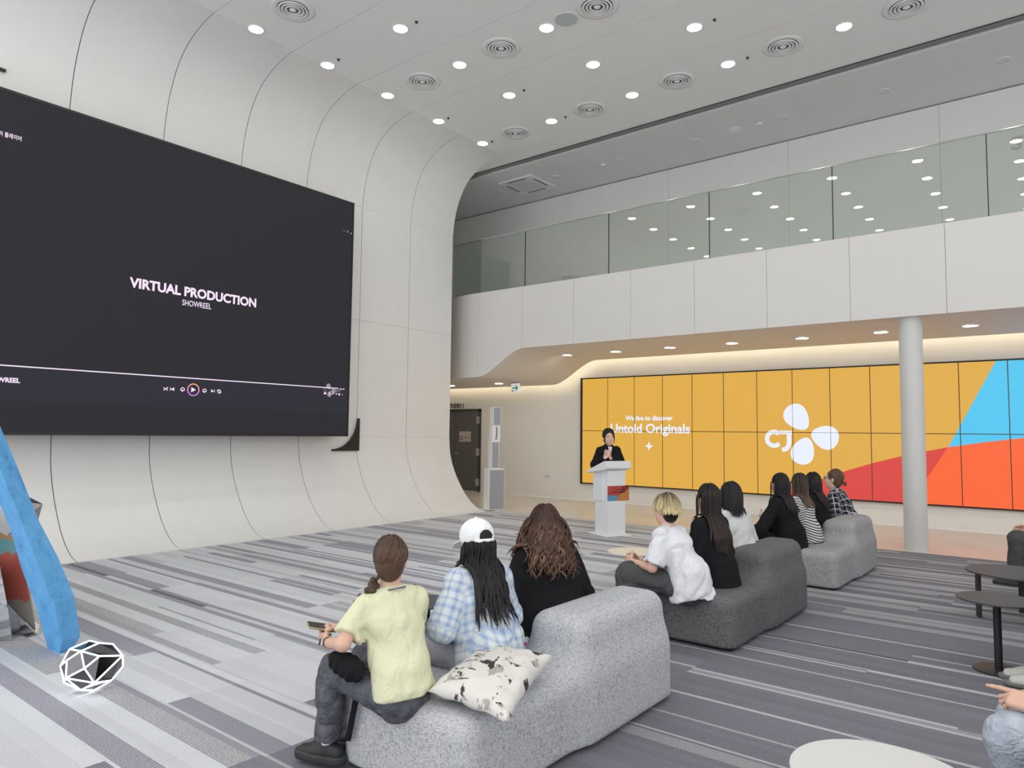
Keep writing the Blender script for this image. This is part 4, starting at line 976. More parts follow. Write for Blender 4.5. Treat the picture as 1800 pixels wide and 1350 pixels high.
def tube_mesh(paths, width, flat, cols, tcap=None, nv=6):
    n_, m_, _ = paths.shape
    T = np.gradient(paths, axis=1); T /= np.linalg.norm(T, axis=2, keepdims=True)+1e-9
    ctr = paths[:, :, :2].mean((0, 1)); nrm = paths.copy(); nrm[:, :, :2] -= ctr; nrm[:, :, 2] = 0.02
    nrm -= T*(nrm*T).sum(2, keepdims=True); nrm /= np.linalg.norm(nrm, axis=2, keepdims=True)+1e-9; bi = np.cross(T, nrm)
    tp = np.linspace(0, 1, m_); prof = np.minimum(1, (tp+.08)/.12)*np.clip((1.02-tp)/.35, .05, 1)**.7
    w_ = (width[:, None]*prof[None])[:, :, None]
    V = np.stack([paths+bi*w_*math.cos(2*PI*k/nv)+nrm*w_*flat*math.sin(2*PI*k/nv) for k in range(nv)], 2)
    idx = np.arange(n_*m_*nv).reshape(n_, m_, nv); a = idx[:, :-1]; b = idx[:, 1:]
    F = np.stack([a, np.roll(a, -1, 2), np.roll(b, -1, 2), b], -1).reshape(-1, 4)
    C = np.repeat(cols[:, :, None, :], nv, 2).reshape(-1, 3)
    return V.reshape(-1, 3), F, C
class Head:
    def __init__(s, c, rot, k): s.c = np.array(c); s.r = rot; s.k = k
    def __call__(s, p): return s.c+np.asarray(p, float)@s.r.T*s.k
HC = np.array([0, -.014, .03]); HR = np.array([.083, .104, .097])
def lock_paths(H, nl, length, amax, seed, avoid, wave=0., wl=.12, gather=None, th=(4, 62), clr=.008, part=0., spread=.0, fwd=0., steps=(8, 17), lvar=.3, lay=.07, az0=None, sc0=1.):
    q = np.random.RandomState(seed); az = np.sort(q.uniform(-amax, amax, nl)) if az0 is None else np.array(az0, float); nl = len(az); azr = np.radians(az)
    th0 = np.radians(q.uniform(th[0], th[1], nl)); lf = sc0+lay*q.rand(nl); hd = np.c_[np.sin(azr), -np.cos(azr)]
    if gather is None:
        t1 = np.maximum(np.radians(np.where(np.abs(az) > 75, 80, 98)), th0); P1 = []
        for t in np.linspace(0, 1, steps[0]):
            a = th0+(t1-th0)*t; loc = HC+np.c_[hd*np.sin(a)[:, None], np.cos(a)]*HR*lf[:, None]
            loc[:, 0] += part*(1-t); P1.append(H(loc))
        P = P1; L = length*(1-lvar*q.rand(nl)); p = P1[-1].copy(); ph = q.rand(nl)*6.28; ds = L/steps[1]
        out = (P1[-1]-H.c); out[:, 2] = 0; out /= np.linalg.norm(out, axis=1, keepdims=True)+1e-9
        for i in range(steps[1]):
            f = (i+1)/steps[1]; d = np.tile([0., fwd, -1.], (len(p), 1)); d += out*(spread*(1-f))-np.c_[p[:, 0]-H.c[0], np.zeros(len(p)), np.zeros(len(p))]*(.5 if spread <= 0 else .1)
            d /= np.linalg.norm(d, axis=1, keepdims=True); p = p+d*ds[:, None]
            for _ in range(2):
                e = avoid(p); m = e < clr
                if m.any():
                    g = np.stack([avoid(p[m]+np.eye(3)[k]*.004)-e[m] for k in range(3)], 1); g /= np.linalg.norm(g, axis=1, keepdims=True)+1e-9
                    p[m] += g*(clr-e[m])[:, None]
            P.append(p.copy())
        P = np.stack(P, 1)
        if wave:
            s_ = np.linspace(0, 1, P.shape[1])[None]*length; side = np.cross(out, [0, 0, 1.]); rmp = np.clip((np.linspace(0, 1, P.shape[1])-.18)*3, 0, 1)[None]
            P = P+side[:, None, :]*(wave*rmp*np.sin(s_/wl*6.28+ph[:, None]))[:, :, None]+out[:, None, :]*(wave*.7*rmp*(1+np.cos(s_/wl*6.28+ph[:, None]*1.3)))[:, :, None]
        return P
    G = np.array(gather, float); gd = (G-HC)/HR; gd /= np.linalg.norm(gd); P = []
    d0 = np.c_[hd*np.sin(th0)[:, None], np.cos(th0)]
    for t in np.linspace(0, 1, steps[0]+6):
        # go down the meridian first, then sweep to the tie
        a = np.minimum(th0+np.radians(70)*t, np.radians(88)); dm = np.c_[hd*np.sin(a)[:, None], np.cos(a)]; w_ = t*t*(3-2*t); d = dm*(1-w_)+gd*w_; d /= np.linalg.norm(d, axis=1, keepdims=True)
        tgt = HC+d*HR*lf[:, None]; tt = max(0, (t-.8)/.2); tgt = tgt*(1-tt)+(G+(q.rand(nl, 3)-.5)*.02)*tt; P.append(H(tgt))
    return np.stack(P, 1)
def colours(nl, m_, root, tip, q, jit=.25, pw=1.4, streak=None):
    t = np.linspace(0, 1, m_)[None, :, None]**pw; r_, t_ = np.array(root), np.array(tip)
    c = (r_*(1-t)+t_*t)*(1+jit*(q.rand(nl, 1, 1)-.5)*2)
    if streak is not None: mk = (q.rand(nl) < .22)[:, None, None]; c = np.where(mk, c*(1-t)+np.array(streak)*t, c)
    return c
def person(label, loc, rz, seat, s=.92, lean=(12, 8, 2), head=(0, 0, 0), side=0., arms=None, legs=None, wid=1., top=None, pants=None, shoes=None, hair=None, skin=SK, tw=0., hsc=1.05, body_h=.009, hand_h=.0042, cloth_h=.011, stand=False, extras=None, footdir=0.):
    root = empty('person', (loc[0], loc[1], 0), R(rz), label, 'person')
    TW = rzm(tw)
    dv = lambda l, k=0: TW@np.array([math.sin(R(k)), math.sin(R(l))*math.cos(R(k)), math.cos(R(l))*math.cos(R(k))])
    hz = seat+.088*s if not stand else seat; P = np.array([0, 0, hz])
    W = P+.165*s*dv(lean[0], side); Cc = W+.18*s*dv(lean[1], side); Nn = Cc+.165*s*dv(lean[2], side*.6)
    Rh = rzm(tw+head[1])@ry(head[2])@rx(head[0]); hn = dv(lean[2]+8, side*.5); Hb = Nn+.06*s*hn; Hc = Nn+.045*s*hn+TW@np.array([0, .014*s, .118*s])
    H = Head(Hc, Rh, s); X = TW@np.array([1., 0, 0]); XP = rzm(tw*.6)@np.array([1., 0, 0]); shw = .158*s*wid**.5
    sh = {'L': Nn+TW@np.array([-shw, .0, -.060*s]), 'R': Nn+TW@np.array([shw, .0, -.060*s])}
    arms = arms or {}; legs = legs or {}; lap = {'L': ((-.225, .08, .165), (-.06, .27, .085), (.75, .6, -.2), (0.1, -.2, -1), 35), 'R': ((.225, .08, .165), (.06, .27, .085), (-.75, .6, -.2), (-.1, -.2, -1), 35)}
    J = {}
    for d in 'LR':
        e, w_, hd, hnm, cu = arms.get(d, lap[d]); z0 = 0 if d in arms else hz
        Q = np.eye(3) if d in arms else TW
        J[d] = (Q@np.array([e[0], e[1], e[2]+z0]), Q@np.array([w_[0], w_[1], w_[2]+z0]), Q@np.array(hd, float), Q@np.array(hnm, float), cu)
    K = {}
    for d, sg in (('L', -1), ('R', 1)):
        hip = P+np.array([sg*.092*s, .01, -.01]); kn, an = legs.get(d, ((sg*.10, .40*s+.02, seat+.085), (sg*.10, .42*s+.02, .085)))
        K[d] = (hip, np.array(kn, float), np.array(an, float))
    # --- body: one continuous surface, with a finer field for the hands in the same mesh
    hs = s*hsc; H = Head(Hc, Rh, hs)
    S = Soft(.022*s)
    S.seg(P-[0, .01, .03], W, (.150*s*wid, .100*s), (.125*s*wid, .092*s), XP).seg(W, Cc, (.125*s*wid, .092*s), (.14*s*wid, .10*s), X).seg(Cc, Nn-[0, 0, .045*s], (.142*s*wid, .10*s), (.115*s, .06*s), X)
    S.cap(sh['L']+X*.03+[0, 0, .01], sh['R']-X*.03+[0, 0, .01], .05*s, k=.04)
    S.cap(Nn-[0, .0, .03*s], Hb+[0, .005, .02*s], .054*s, .050*s, k=.03)
    e3 = lambda c, r_, k=None, rot=None: S.ell(H(c), np.array(r_)*hs, Rh if rot is None else Rh@rot, k)
    e3((0, -.014, .03), (.074, .094, .086)); e3((0, .022, -.03), (.062, .072, .082), .03); e3((0, .05, -.085), (.036, .034, .03), .035)
    e3((-.034, .052, -.032), (.026, .03, .03), .02); e3((.034, .052, -.032), (.026, .03, .03), .02); e3((0, .074, .030), (.045, .018, .014), .02)
    S.cap(H((0, .090, .012)), H((0, .107, -.026)), .0075*s, .0115*s, .012); e3((-.012, .098, -.030), (.009, .009, .007), .008); e3((.012, .098, -.030), (.009, .009, .007), .008)
    e3((0, .086, -.056), (.022, .012, .0055), .004); e3((0, .085, -.066), (.020, .011, .006), .004)
    for sg in (-1, 1): e3((sg*.076, -.008, -.012), (.011, .020, .032), .008, ry(sg*12)@rzm(sg*-20))
    fine = []
    for d, sg in (('L', -1), ('R', 1)):
        el, wr, hd, hnm, cu = J[d]
        S.cap(sh[d], el, .047*s, .037*s).cap(el, wr, .039*s, .026*s)
        hip, kn, an = K[d]; S.cap(hip, kn, .074*s, .050*s, .03).cap(kn, an, .048*s, .034*s).cap(an, an+[0, .10*s, -.045*s], .032*s, .025*s)
        # hand
        Hs = Soft(.007*s); dd = unit(hd); nn = unit(hnm-dd*(hnm@dd)); tt = np.cross(dd, nn)*sg; hk = s*1.0
        if sg < 0: pass
        rot = np.stack([tt, dd, nn], 1); q = lambda a, b, c: wr+(tt*a+dd*b+nn*c)*hk
        Hs.cap(wr-unit(wr-el)*.07*s, wr, .0275*s, .025*s, .02); Hs.rbox(q(0, .052, .002), np.array([.039, .046, .0145])*hk, .013*hk, rot, .014)
        cs = cu if isinstance(cu, (list, tuple)) else [cu]*4
        for f, (ox, fl, fr) in enumerate(((.029, .96, .0088), (.0098, 1.06, .0090), (-.0098, .99, .0086), (-.0285, .78, .0076))):
            p = q(ox, .092 if f < 3 else .084, .0); a = 0; pts = [p]; sp = ox*2.2
            for seg_, jl in ((.8, .044), (1.15, .027), (.8, .021)):
                a += cs[f]*seg_; v = (dd*math.cos(R(a))+nn*math.sin(R(a))+tt*sp*.25); p = p+unit(v)*jl*fl*hk; pts.append(p)
            Hs.chain(pts, [fr*hk, fr*.95*hk, fr*.86*hk, fr*.74*hk], .004)
        tv = unit(tt*.72+dd*.62+nn*.42); p0 = q(.026, .022, .006); p1 = p0+tv*.040*hk; p2 = p1+unit(tt*.35+dd*.85+nn*.45)*.031*hk; p3 = p2+unit(tt*.1+dd*.9+nn*.5)*.024*hk
        Hs.chain([p0, p1, p2, p3], [.015*hk, .012*hk, .0105*hk, .0085*hk], .008)
        fine.append((Hs, hand_h))
    lipc = H((0, .088, -.061)); sk = np.array(skin)
    def colf(V):
        c = np.tile(sk, (len(V), 1)); lv = (V-lipc)@Rh/hs; m = (np.abs(lv[:, 0])/.021)**2+(lv[:, 2]/.0105)**2; mm = (m < 1) & (lv[:, 1] > -.012); c[mm] = sk*np.array([.86, .55, .58])
        ch = np.linalg.norm(((V-H((0, .06, -.03)))@Rh/s)/np.array([.06, .04, .03]), axis=1); return c*(1+np.array([.05, -.05, -.06])*np.clip(1-ch, 0, 1)[:, None])
    soft_obj('body', S, body_h, SKIN, root, 1, colfn=colf, extra=fine)
    for sg in (-1, 1):
        ey = B().lathe([(.0005, -.0115*s)]+[(.0115*s*math.cos(R(a)), .0115*s*math.sin(R(a))) for a in range(-70, 71, 20)]+[(.0005, .0115*s)], n=12, cap=False); ey.mi = 0
        for v in ey.bm.verts: v.co += Vector(H((sg*.031, .0815, .004)))
        e_ = ey.done('eye', EYEW, root, True)
        b = B().lathe([(.0005, 0), (.0062*s, -.0008*s), (.0062*s, -.003*s)], n=12, cap=False); mt = Matrix(Rh.tolist()).to_4x4() @ Matrix.Rotation(-PI/2, 4, 'X')
        for v in b.bm.verts: v.co = mt @ v.co + Vector(H((sg*.031, .0937, .004)))
        b.done('iris', EYED, e_)
        b = B().tube([H((sg*.014, .094, .021)), H((sg*.031, .095, .0265)), H((sg*.048, .083, .022))], [.0028*s, .003*s, .0016*s], 6, flat=1.); b.done('eyebrow', BROW, root, True)
    # --- clothes
    tl = top.get('loose', .024); S2 = Soft(.03); hem = top.get('hem', .0); hw = top.get('hemw', 1.12)
    base = P+np.array([0, -.012, hem-.03]); 
    S2.seg(base, W, ((.150*wid*hw)*s+tl, .112*hw*s+tl), (.132*s*wid+tl*1.2, .098*s+tl), XP, flat0=True).seg(W, Cc, (.132*s*wid+tl*1.2, .098*s+tl), (.148*s*wid+tl, .104*s+tl*.8), X).seg(Cc, Nn-[0, 0, .04*s], (.150*s*wid+tl, .104*s+tl*.8), (.115*s, .060*s+tl*.3), X)
    S2.seg(P+[0, -.014, hem-.03], P+[0, -.006, .10*s], (.158*wid*hw*s+tl*.8, .118*hw*s+tl*.8), (.146*s*wid+tl, .108*s+tl), XP, flat0=True)
    S2.cap(sh['L']+X*.03+[0, 0, .006], sh['R']-X*.03+[0, 0, .006], .052*s+tl*.3+.004, k=.05)
    S2.cap(Nn-[0, 0, .05*s], Nn+[0, .002, top.get('neck', -.004)], .07*s, .060*s+.004, .03, flat=True)
    for d in 'LR':
        el, wr = J[d][0], J[d][1]
        if top.get('sleeve', 'long') == 'short':
            fe = top.get('sl', .72); S2.cap(sh[d], sh[d]+(el-sh[d])*fe, .051*s+tl*.35, .046*s+tl*1.15, .035, flat=True)
        else:
            S2.cap(sh[d], el, .051*s+tl*.4, .043*s+tl*.8, .035); fe = .95; S2.cap(el, el+(wr-el)*fe, .043*s+tl*.8, .033*s+tl*top.get('cuff', .55), .02, flat=True)
    if top.get('collar'): S2.cap(Nn-X*.03+[0, 0, .008], Nn+X*.03+[0, 0, .008], .048*s, k=.02)
    S2.disp = folds(top.get('fold', .009), top.get('fsc', (9, 9, 4)), sum(map(ord, label)) % 17, top.get('frot', .5))
    if top.get('cut') is not None: S2.cuts.append(((0, 0, -1), -top['cut']))
    so_ = soft_obj(top.get('name', 'shirt'), S2, cloth_h, top['mat'], root, 1, cloth=True)
    pl_ = pants.get('loose', .02); S3 = Soft(.03)
    S3.seg(P-[0, .012, .045*s], P+[0, -.002, .03*s], (.148*wid*s+.008, .106*s+.006), (.130*wid*s, .094*s), XP)
    for d in 'LR':
        hip, kn, an = K[d]; ae = kn+(an-kn)*pants.get('len', .92)
        S3.cap(hip, kn, .074*s+pl_*.3, .056*s+pl_, .03).cap(kn, ae, .056*s+pl_, .042*s+pl_*pants.get('flare', 1.2), .03, flat=True)
    S3.disp = folds(pants.get('fold', .008), (8, 8, 9), 5.)
    soft_obj('trousers', S3, cloth_h, pants['mat'], root, 1)
    for d, sg in (('L', -1), ('R', 1)):
        kn, an = K[d][1], K[d][2]; fd = rzm(footdir if not isinstance(footdir, dict) else footdir[d])@np.array([0, 1., 0]); fb = np.array([an[0], an[1], 0.]); 
        f = lambda y_, z_: fb+fd*y_*s+np.array([0, 0, z_])
        Sh = Soft(.03); rt_ = np.cross(fd, [0, 0, 1.]); fz = an[2]-.085
        Sh.seg(f(-.055, .045+fz), f(.07, .045+fz), (.041*s, .048), (.045*s, .044), rt_).seg(f(.07, .04+fz), f(.155, .034+fz), (.047*s, .042), (.040*s, .034), rt_).cap(f(-.01, .05+fz), np.array([an[0], an[1], an[2]+.01]), .04*s, .038*s, flat=True)
        Sh.cuts.append(((0, 0, -1), -(.012+fz)))
        o_ = soft_obj('shoe', Sh, .0085, shoes['mat'], root, 1)
        So = Soft(.02); thk = shoes.get('sole', .022); So.seg(f(-.065, .03+fz), f(.06, .03+fz), (.051*s, .06), (.053*s, .06), rt_).seg(f(.06, .03+fz), f(.170, .03+fz), (.056*s, .06), (.048*s, .06), rt_); So.cuts += [((0, 0, -1), -.002-fz), ((0, 0, 1), thk+fz)]
        soft_obj('sole', So, .0075, shoes['solem'], o_, 1)
        if shoes.get('sock'): B().lathe([(.040*s, -.02), (.042*s, .02), (.040*s, .075), (.036*s, .08)], (an[0], an[1], an[2]-.005), 20).done('sock', SOCK, root, True)
    # --- hair
    av = lambda p: np.minimum(S2.ev(p), S.ev(p)); hv = hair; q = np.random.RandomState(hv.get('seed', 1)); rc, tc2 = np.array(hv['root']), np.array(hv['tip'])
    hk = hv['kind']; Sc = Soft(.02*s)
    Sc.ell(H((0, -.02, .032)), np.array([.082, .099, .093])*hs, Rh); Sc.ell(H((0, -.045, -.035)), np.array([.070, .062, .075])*hs, Rh, .03)
    fc = Soft(.01); fc.ell(H((0, .120, -.050)), np.array([.071, .088, .122])*hs, Rh); Sc.subs.append((fc, .012))
    Sc.disp = lambda p: .0022*np.sin(np.arctan2(p[:, 0]-Hc[0], -(p[:, 1]-Hc[1]))*46+4*vnoise(p, (12, 12, 4)))
    if hk == 'long':
        gp = lock_paths(H, 17, hv['length']*.80, 80, 2, av, clr=.002, lvar=.05, az0=np.linspace(-hv.get('gaz', 72), hv.get('gaz', 72), 17), th=(50, 60), lay=.0, sc0=.90, spread=hv.get('spread', 0))
        for g in gp:
            g = g[5:]; r_ = np.linspace(.016, .010, len(g))*hs*hv.get('bulk', 1)
            Sc.chain(list(g[::3]), list(r_[::3]), .004)
    cf = lambda V: np.clip((rc*(1-np.clip((Hc[2]-V[:, 2])/.5, 0, 1))[:, None]+tc2*np.clip((Hc[2]-V[:, 2])/.5, 0, 1)[:, None])*(.85+.3*np.random.RandomState(1).rand(len(V), 1)), 0, 1)
    if hk == 'bowl': rcap = np.array(hv['under']); cf = lambda V: np.tile(rcap, (len(V), 1))
    ho = soft_obj('hair', Sc, hv.get('h', .0085), HAIR, root, 1, colfn=cf)
    if hk == 'long': pth = lock_paths(H, hv['n'], hv['length'], hv.get('amax', 112), hv.get('seed', 1), av, hv.get('wave', 0), hv.get('wl', .13), clr=.019, th=hv.get('th', (4, 62)), part=hv.get('part', 0), spread=hv.get('spread', 0), fwd=hv.get('fwd', 0), lvar=hv.get('lvar', .3))
    elif hk == 'bowl': pth = lock_paths(H, hv['n'], hv['length'], 150, 4, av, .004, .1, clr=.006, th=(2, 55), steps=(10, 6), lvar=.5, lay=.16, spread=.25)
    else: pth = lock_paths(H, hv['n'], .1, 128, 5, av, gather=hv['gather'], th=(3, 80), lay=.06)
    wds = hv.get('w', .0085)*1.2*s*(.6+.8*q.rand(len(pth))); cl = colours(len(pth), pth.shape[1], hv['root'], hv['tip'], q, hv.get('jit', .25), hv.get('pw', 1.3), hv.get('streak'))
    V, F, C_ = tube_mesh(pth, wds, .45, cl); link('hair_locks', np_mesh('hair_locks', V, F, cols=C_), HAIR, root)
    if hk == 'braid':
        pts = [H(hv['gather'])]+[Nn+TW@np.array(p) for p in hv['braid']]; cs = smooth3(pts, 15); Sb = Soft(.0015)
        for i in range(len(cs)-1):
            t = i/(len(cs)-1); r_ = (.0185*(1-t)+.0095*t)*s; dr = unit(cs[i+1]-cs[i]); sd = unit(np.cross(dr, TW@np.array([.3, 1, .1]))); sg = 1 if i % 2 else -1
            Sb.cap(cs[i]+sd*sg*r_*1.0, cs[i]+dr*r_*1.3-sd*sg*r_*.25, r_, r_*.75)
        soft_obj('braid', Sb, .0045, HAIR, root, 1, colfn=lambda V: np.tile(rc*.9, (len(V), 1)))
    if hk == 'bun':
        Sb = Soft(.006); g = H(hv['gather'])
        for i in range(9):
            a = i*.9; Sb.ell(g+Rh@np.array([.020*math.cos(a), -.012-.002*i, .018*math.sin(a)])*s, np.array([.017, .014, .013])*s)
        soft_obj('hair_bun', Sb, .0045, HAIR, root, 1, colfn=lambda V: np.tile(rc, (len(V), 1)))
    a_ = R(rz); hw_ = Vector((loc[0]+Hc[0]*math.cos(a_)-Hc[1]*math.sin(a_), loc[1]+Hc[0]*math.sin(a_)+Hc[1]*math.cos(a_), Hc[2])); rel = hw_-Vector((0, 0, EYE)); print('HEAD', label[:40], round(900+FPX*rel.dot(rt)/rel.dot(fw)), 'top', round(675-FPX*(rel.dot(up)+.125*hs)/rel.dot(fw)), 'depth', round(rel.dot(fw), 2))
    return dict(root=root, H=H, Rh=Rh, s=s, hs=hs, sh=sh, J=J, K=K, N=Nn, P=P, W=W, C=Cc, S2=S2, loc=loc, rz=rz)
def smooth3(pts, n_):
    pts = np.array(pts); out = []
    for t in np.linspace(0, len(pts)-1, n_):
        i = min(int(t), len(pts)-2); u = t-i; p0 = pts[max(i-1, 0)]; p1, p2 = pts[i], pts[i+1]; p3 = pts[min(i+2, len(pts)-1)]
        out.append(.5*((2*p1)+(-p0+p2)*u+(2*p0-5*p1+4*p2-p3)*u*u+(-p0+3*p1-3*p2+p3)*u**3))
    return np.array(out)
SOCK = mat('white_sock', (.72, .72, .72), .9, grain=.06, gscale=300)
EYEW = mat('eye_white', (.75, .74, .72), .2); EYED = mat('iris_dark', (.02, .012, .01), .15); BROW = mat('eyebrow_dark', (.03, .02, .016), .7, grain=.1)
BLK = fabric('black_cloth', (.010, .010, .011)); BLK2 = fabric('soft_black_knit', (.012, .012, .014), .2); NAVY = fabric('navy_cloth', (.012, .014, .022))
YELW = fabric('pale_yellow_cotton', (.66, .66, .45), .04); WHC = fabric('white_cotton', (.70, .71, .74), .03); WHB = fabric('white_blouse', (.58, .58, .58), .04)
GDEN = denim('grey_denim', (.062, .065, .078), (.16, .165, .185)); LDEN = denim('light_denim', (.32, .37, .44), (.52, .56, .62)); BDEN = denim('blue_denim', (.025, .04, .075), (.06, .085, .14)); GRY = fabric('grey_sweat_cloth', (.30, .30, .33), .08); CHAR = fabric('charcoal_twill', (.075, .077, .077), .08)
PLAID = tartan('pale_blue_check', None, [(.0, (.56, .63, .72)), (.10, (.25, .36, .58)), (.24, (.60, .66, .72)), (.36, (.66, .70, .68)), (.50, (.30, .41, .62)), (.60, (.22, .33, .56)), (.72, (.58, .65, .74)), (.86, (.68, .71, .70))], .085)
CHECK = tartan('black_white_check', None, [(.0, (.012, .012, .022)), (.40, (.012, .012, .022)), (.44, (.68, .68, .70)), (.58, (.70, .70, .72)), (.62, (.02, .02, .04)), (.78, (.015, .015, .03)), (.80, (.35, .35, .38)), (.86, (.02, .02, .03))], .07)
STRP = striped('black_white_stripe', (.62, .62, .60), (.02, .02, .025), .026)
SHB = dict(mat=mat('black_shoe', (.014, .014, .015), .5, grain=.1, gscale=90, bump=.1), solem=mat('black_sole', (.03, .03, .032), .6, grain=.08), sole=.045, sock=True)
SHW = dict(mat=mat('white_shoe', (.62, .62, .58), .55, grain=.03), solem=mat('grey_sole', (.20, .20, .19), .7, grain=.05), sole=.03)
BLACKH = dict(root=(.010, .0085, .0085), tip=(.014, .011, .010))
SEAT = .352
P = {}
LONG = lambda **k: dict(dict(kind='long', n=110, length=.40, seed=3, w=.0085, **BLACKH), **k)
def seated(dx=.0, kz=.09, kx=.10, ky=.40, ax=.10, ay=.43):
    return {'L': ((-kx+dx, ky, SEAT+kz), (-ax+dx, ay, .085)), 'R': ((kx+dx, ky, SEAT+kz), (ax+dx, ay, .085))}
# the three on the nearest sofa
P[1] = person('seated person in a pale yellow T-shirt and grey jeans, braided brown hair, holding a phone', (-2.33, 2.19), 90, SEAT, .82, (16, 15, 12), (-10, -24, 0), -3, tw=-24,
    arms={'L': ((-.215, .14, .64), (-.13, .36, .585), (.25, .95, .12), (.95, -.1, .1), [30, 42, 50, 58]), 'R': ((.20, .15, .63), (-.02, .385, .625), (-.75, .6, .05), (-.45, -.4, -.75), [50, 62, 70, 74])},
    legs={'L': ((-.10, .355, SEAT+.10), (-.065, .41, .105)), 'R': ((.12, .40, SEAT+.09), (.10, .43, .105))}, wid=.88,
    top=dict(name='t_shirt', mat=YELW, sleeve='short', sl=.80, loose=.021, hem=.022, hemw=1.15, fold=.012, fsc=(8, 8, 5), frot=.7, neck=-.014), pants=dict(mat=GDEN, loose=.021, len=.90, flare=1.3, fold=.012), shoes=SHB, footdir=18,
    hair=dict(kind='braid', n=240, root=(.085, .048, .030), tip=(.06, .034, .022), gather=(-.072, -.03, -.11), braid=[], jit=.35, w=.0075, streak=(.22, .14, .09), seed=5) | {'braid': [(-.105, -.015, .015), (-.14, .03, -.035), (-.15, .07, -.09), (-.145, .09, -.15)]}, cloth_h=.0085, body_h=.0085, hand_h=.0036)
P[2] = person('seated person in a white cap and pale blue checked shirt with long black hair', (-2.275, 2.74), 90, SEAT, .86, (18, 15, 10), (-8, -3, 0), -2, tw=-14,
    arms={'L': ((-.235, .12, .60), (.06, .34, .59), (.7, .7, 0), (.1, -.2, -.95), 40), 'R': ((.25, .09, .58), (.10, .33, .575), (-.7, .7, 0), (-.1, -.2, -.95), 40)}, legs=seated(), wid=.97,
    top=dict(name='checked_shirt', mat=PLAID, loose=.040, hem=-.065, hemw=1.16, fold=.016, fsc=(7, 7, 4.5), frot=.6, collar=True, cuff=.9), pants=dict(mat=GRY, loose=.034, fold=.012), shoes=SHW,
    hair=LONG(n=170, length=.50, wave=.010, wl=.26, amax=98, tip=(.016, .013, .013), lvar=.45, gaz=70, w=.010, th=(106, 116)), cloth_h=.0085, hand_h=.004)
P[3] = person('seated person in a black top with long wavy brown hair, third on the nearest sofa', (-2.34, 3.37), 90, SEAT, .88, (16, 14, 9), (-6, -20, 0), 0, tw=-26, wid=1.18, legs=seated(),
    top=dict(name='black_top', mat=BLK, loose=.05, hem=-.045, hemw=1.08, fold=.008), pants=dict(mat=BLK2, loose=.03), shoes=SHB,
    hair=LONG(n=260, length=.34, wave=.020, wl=.115, amax=118, root=(.042, .018, .013), tip=(.10, .053, .033), streak=(.22, .13, .08), jit=.4, pw=1.0, lvar=.35, gaz=85, bulk=1.2, spread=.5, w=.0085, seed=9), cloth_h=.010)
# the charcoal sofa
P[4] = person('seated person in a white T-shirt with a bleached blond bowl haircut', (-2.25, 5.01), 90, SEAT, .87, (22, 24, 20), (-4, -10, 0), -2, tw=-3,
    arms={'L': ((-.225, .20, .565), (-.125, .42, .575), (.45, .85, .12), (.85, -.45, -.1), [35, 40, 45, 50]), 'R': ((.20, .20, .56), (.01, .43, .56), (-.55, .8, .1), (-.8, -.5, 0), [35, 40, 45, 50])},
    legs={'L': ((-.19, .40, SEAT+.125), (-.19, .44, .085)), 'R': ((.15, .40, SEAT+.12), (.14, .44, .085))}, wid=1.0,
    top=dict(name='t_shirt', mat=WHC, sleeve='short', sl=.86, loose=.030, hem=-.05, hemw=1.22, fold=.015, fsc=(8, 8, 6), frot=.9, neck=-.012), pants=dict(mat=CHAR, loose=.05, fold=.014), shoes=SHB,
    hair=dict(kind='bowl', n=300, length=.055, root=(.03, .022, .015), tip=(.80, .66, .36), under=(.012, .009, .008), jit=.25, pw=.95, w=.009, seed=2), cloth_h=.0085, hand_h=.0038, body_h=.0085)
P[5] = person('seated person in black with very long straight black hair, beside the white T-shirt', (-2.20, 5.42), 90, SEAT, .91, (13, 11, 6), (-2, -6, 0), 0, tw=-14, wid=1.0, legs=seated(),
    top=dict(name='black_top', mat=BLK2, loose=.026, hem=-.04, fold=.009), pants=dict(mat=NAVY, loose=.025), shoes=SHB,
    hair=LONG(n=140, length=.50, amax=112, tip=(.030, .018, .014), lvar=.25, gaz=70, part=.0, w=.009, seed=12))
P[6] = person('seated person in a white blouse with shoulder length black hair', (-2.27, 6.10), 90, SEAT, .885, (13, 12, 8), (-8, -26, 0), 0, tw=-18, legs=seated(),
    top=dict(name='white_blouse', mat=WHB, loose=.036, hem=-.06, fold=.011, collar=True), pants=dict(mat=BLK2, loose=.022), shoes=SHW,
    hair=LONG(n=120, length=.22, amax=120, lvar=.35, gaz=85, w=.0095, seed=15, spread=.1))
# the far sofa
P[7] = person('long-haired person in a black top leaning on one arm at the far sofa', (-2.36, 7.80), 90, SEAT, .90, (16, 13, 8), (-2, -22, 0), -2, tw=-8, legs=seated(),
    arms={'L': ((-.36, .20, .57), (-.27, .44, .50), (.2, .95, -.1), (.1, -.2, -.95), 30), 'R': ((.22, .10, .58), (.05, .32, .52), (-.7, .6, -.1), (-.1, -.2, -.95), 35)},
    top=dict(name='black_top', mat=BLK, loose=.036, hem=-.04, fold=.008), pants=dict(mat=BLK2, loose=.025), shoes=SHB, hair=LONG(n=120, length=.40, amax=110, lvar=.2, gaz=75, w=.0095, seed=21), hand_h=.0055, body_h=.010)
P[8] = person('seated person in a black and white striped top with long brown hair', (-2.30, 8.23), 90, SEAT, .88, (15, 12, 8), (-4, -20, 0), 0, tw=-8, legs=seated(),
    top=dict(name='striped_top', mat=STRP, loose=.022, hem=-.01, fold=.006), pants=dict(mat=LDEN, loose=.025), shoes=SHW, hair=LONG(n=110, length=.34, amax=108, root=(.016, .011, .010), tip=(.12, .075, .05), pw=.9, lvar=.25, gaz=70, w=.0095, seed=22), hand_h=.006, body_h=.010)
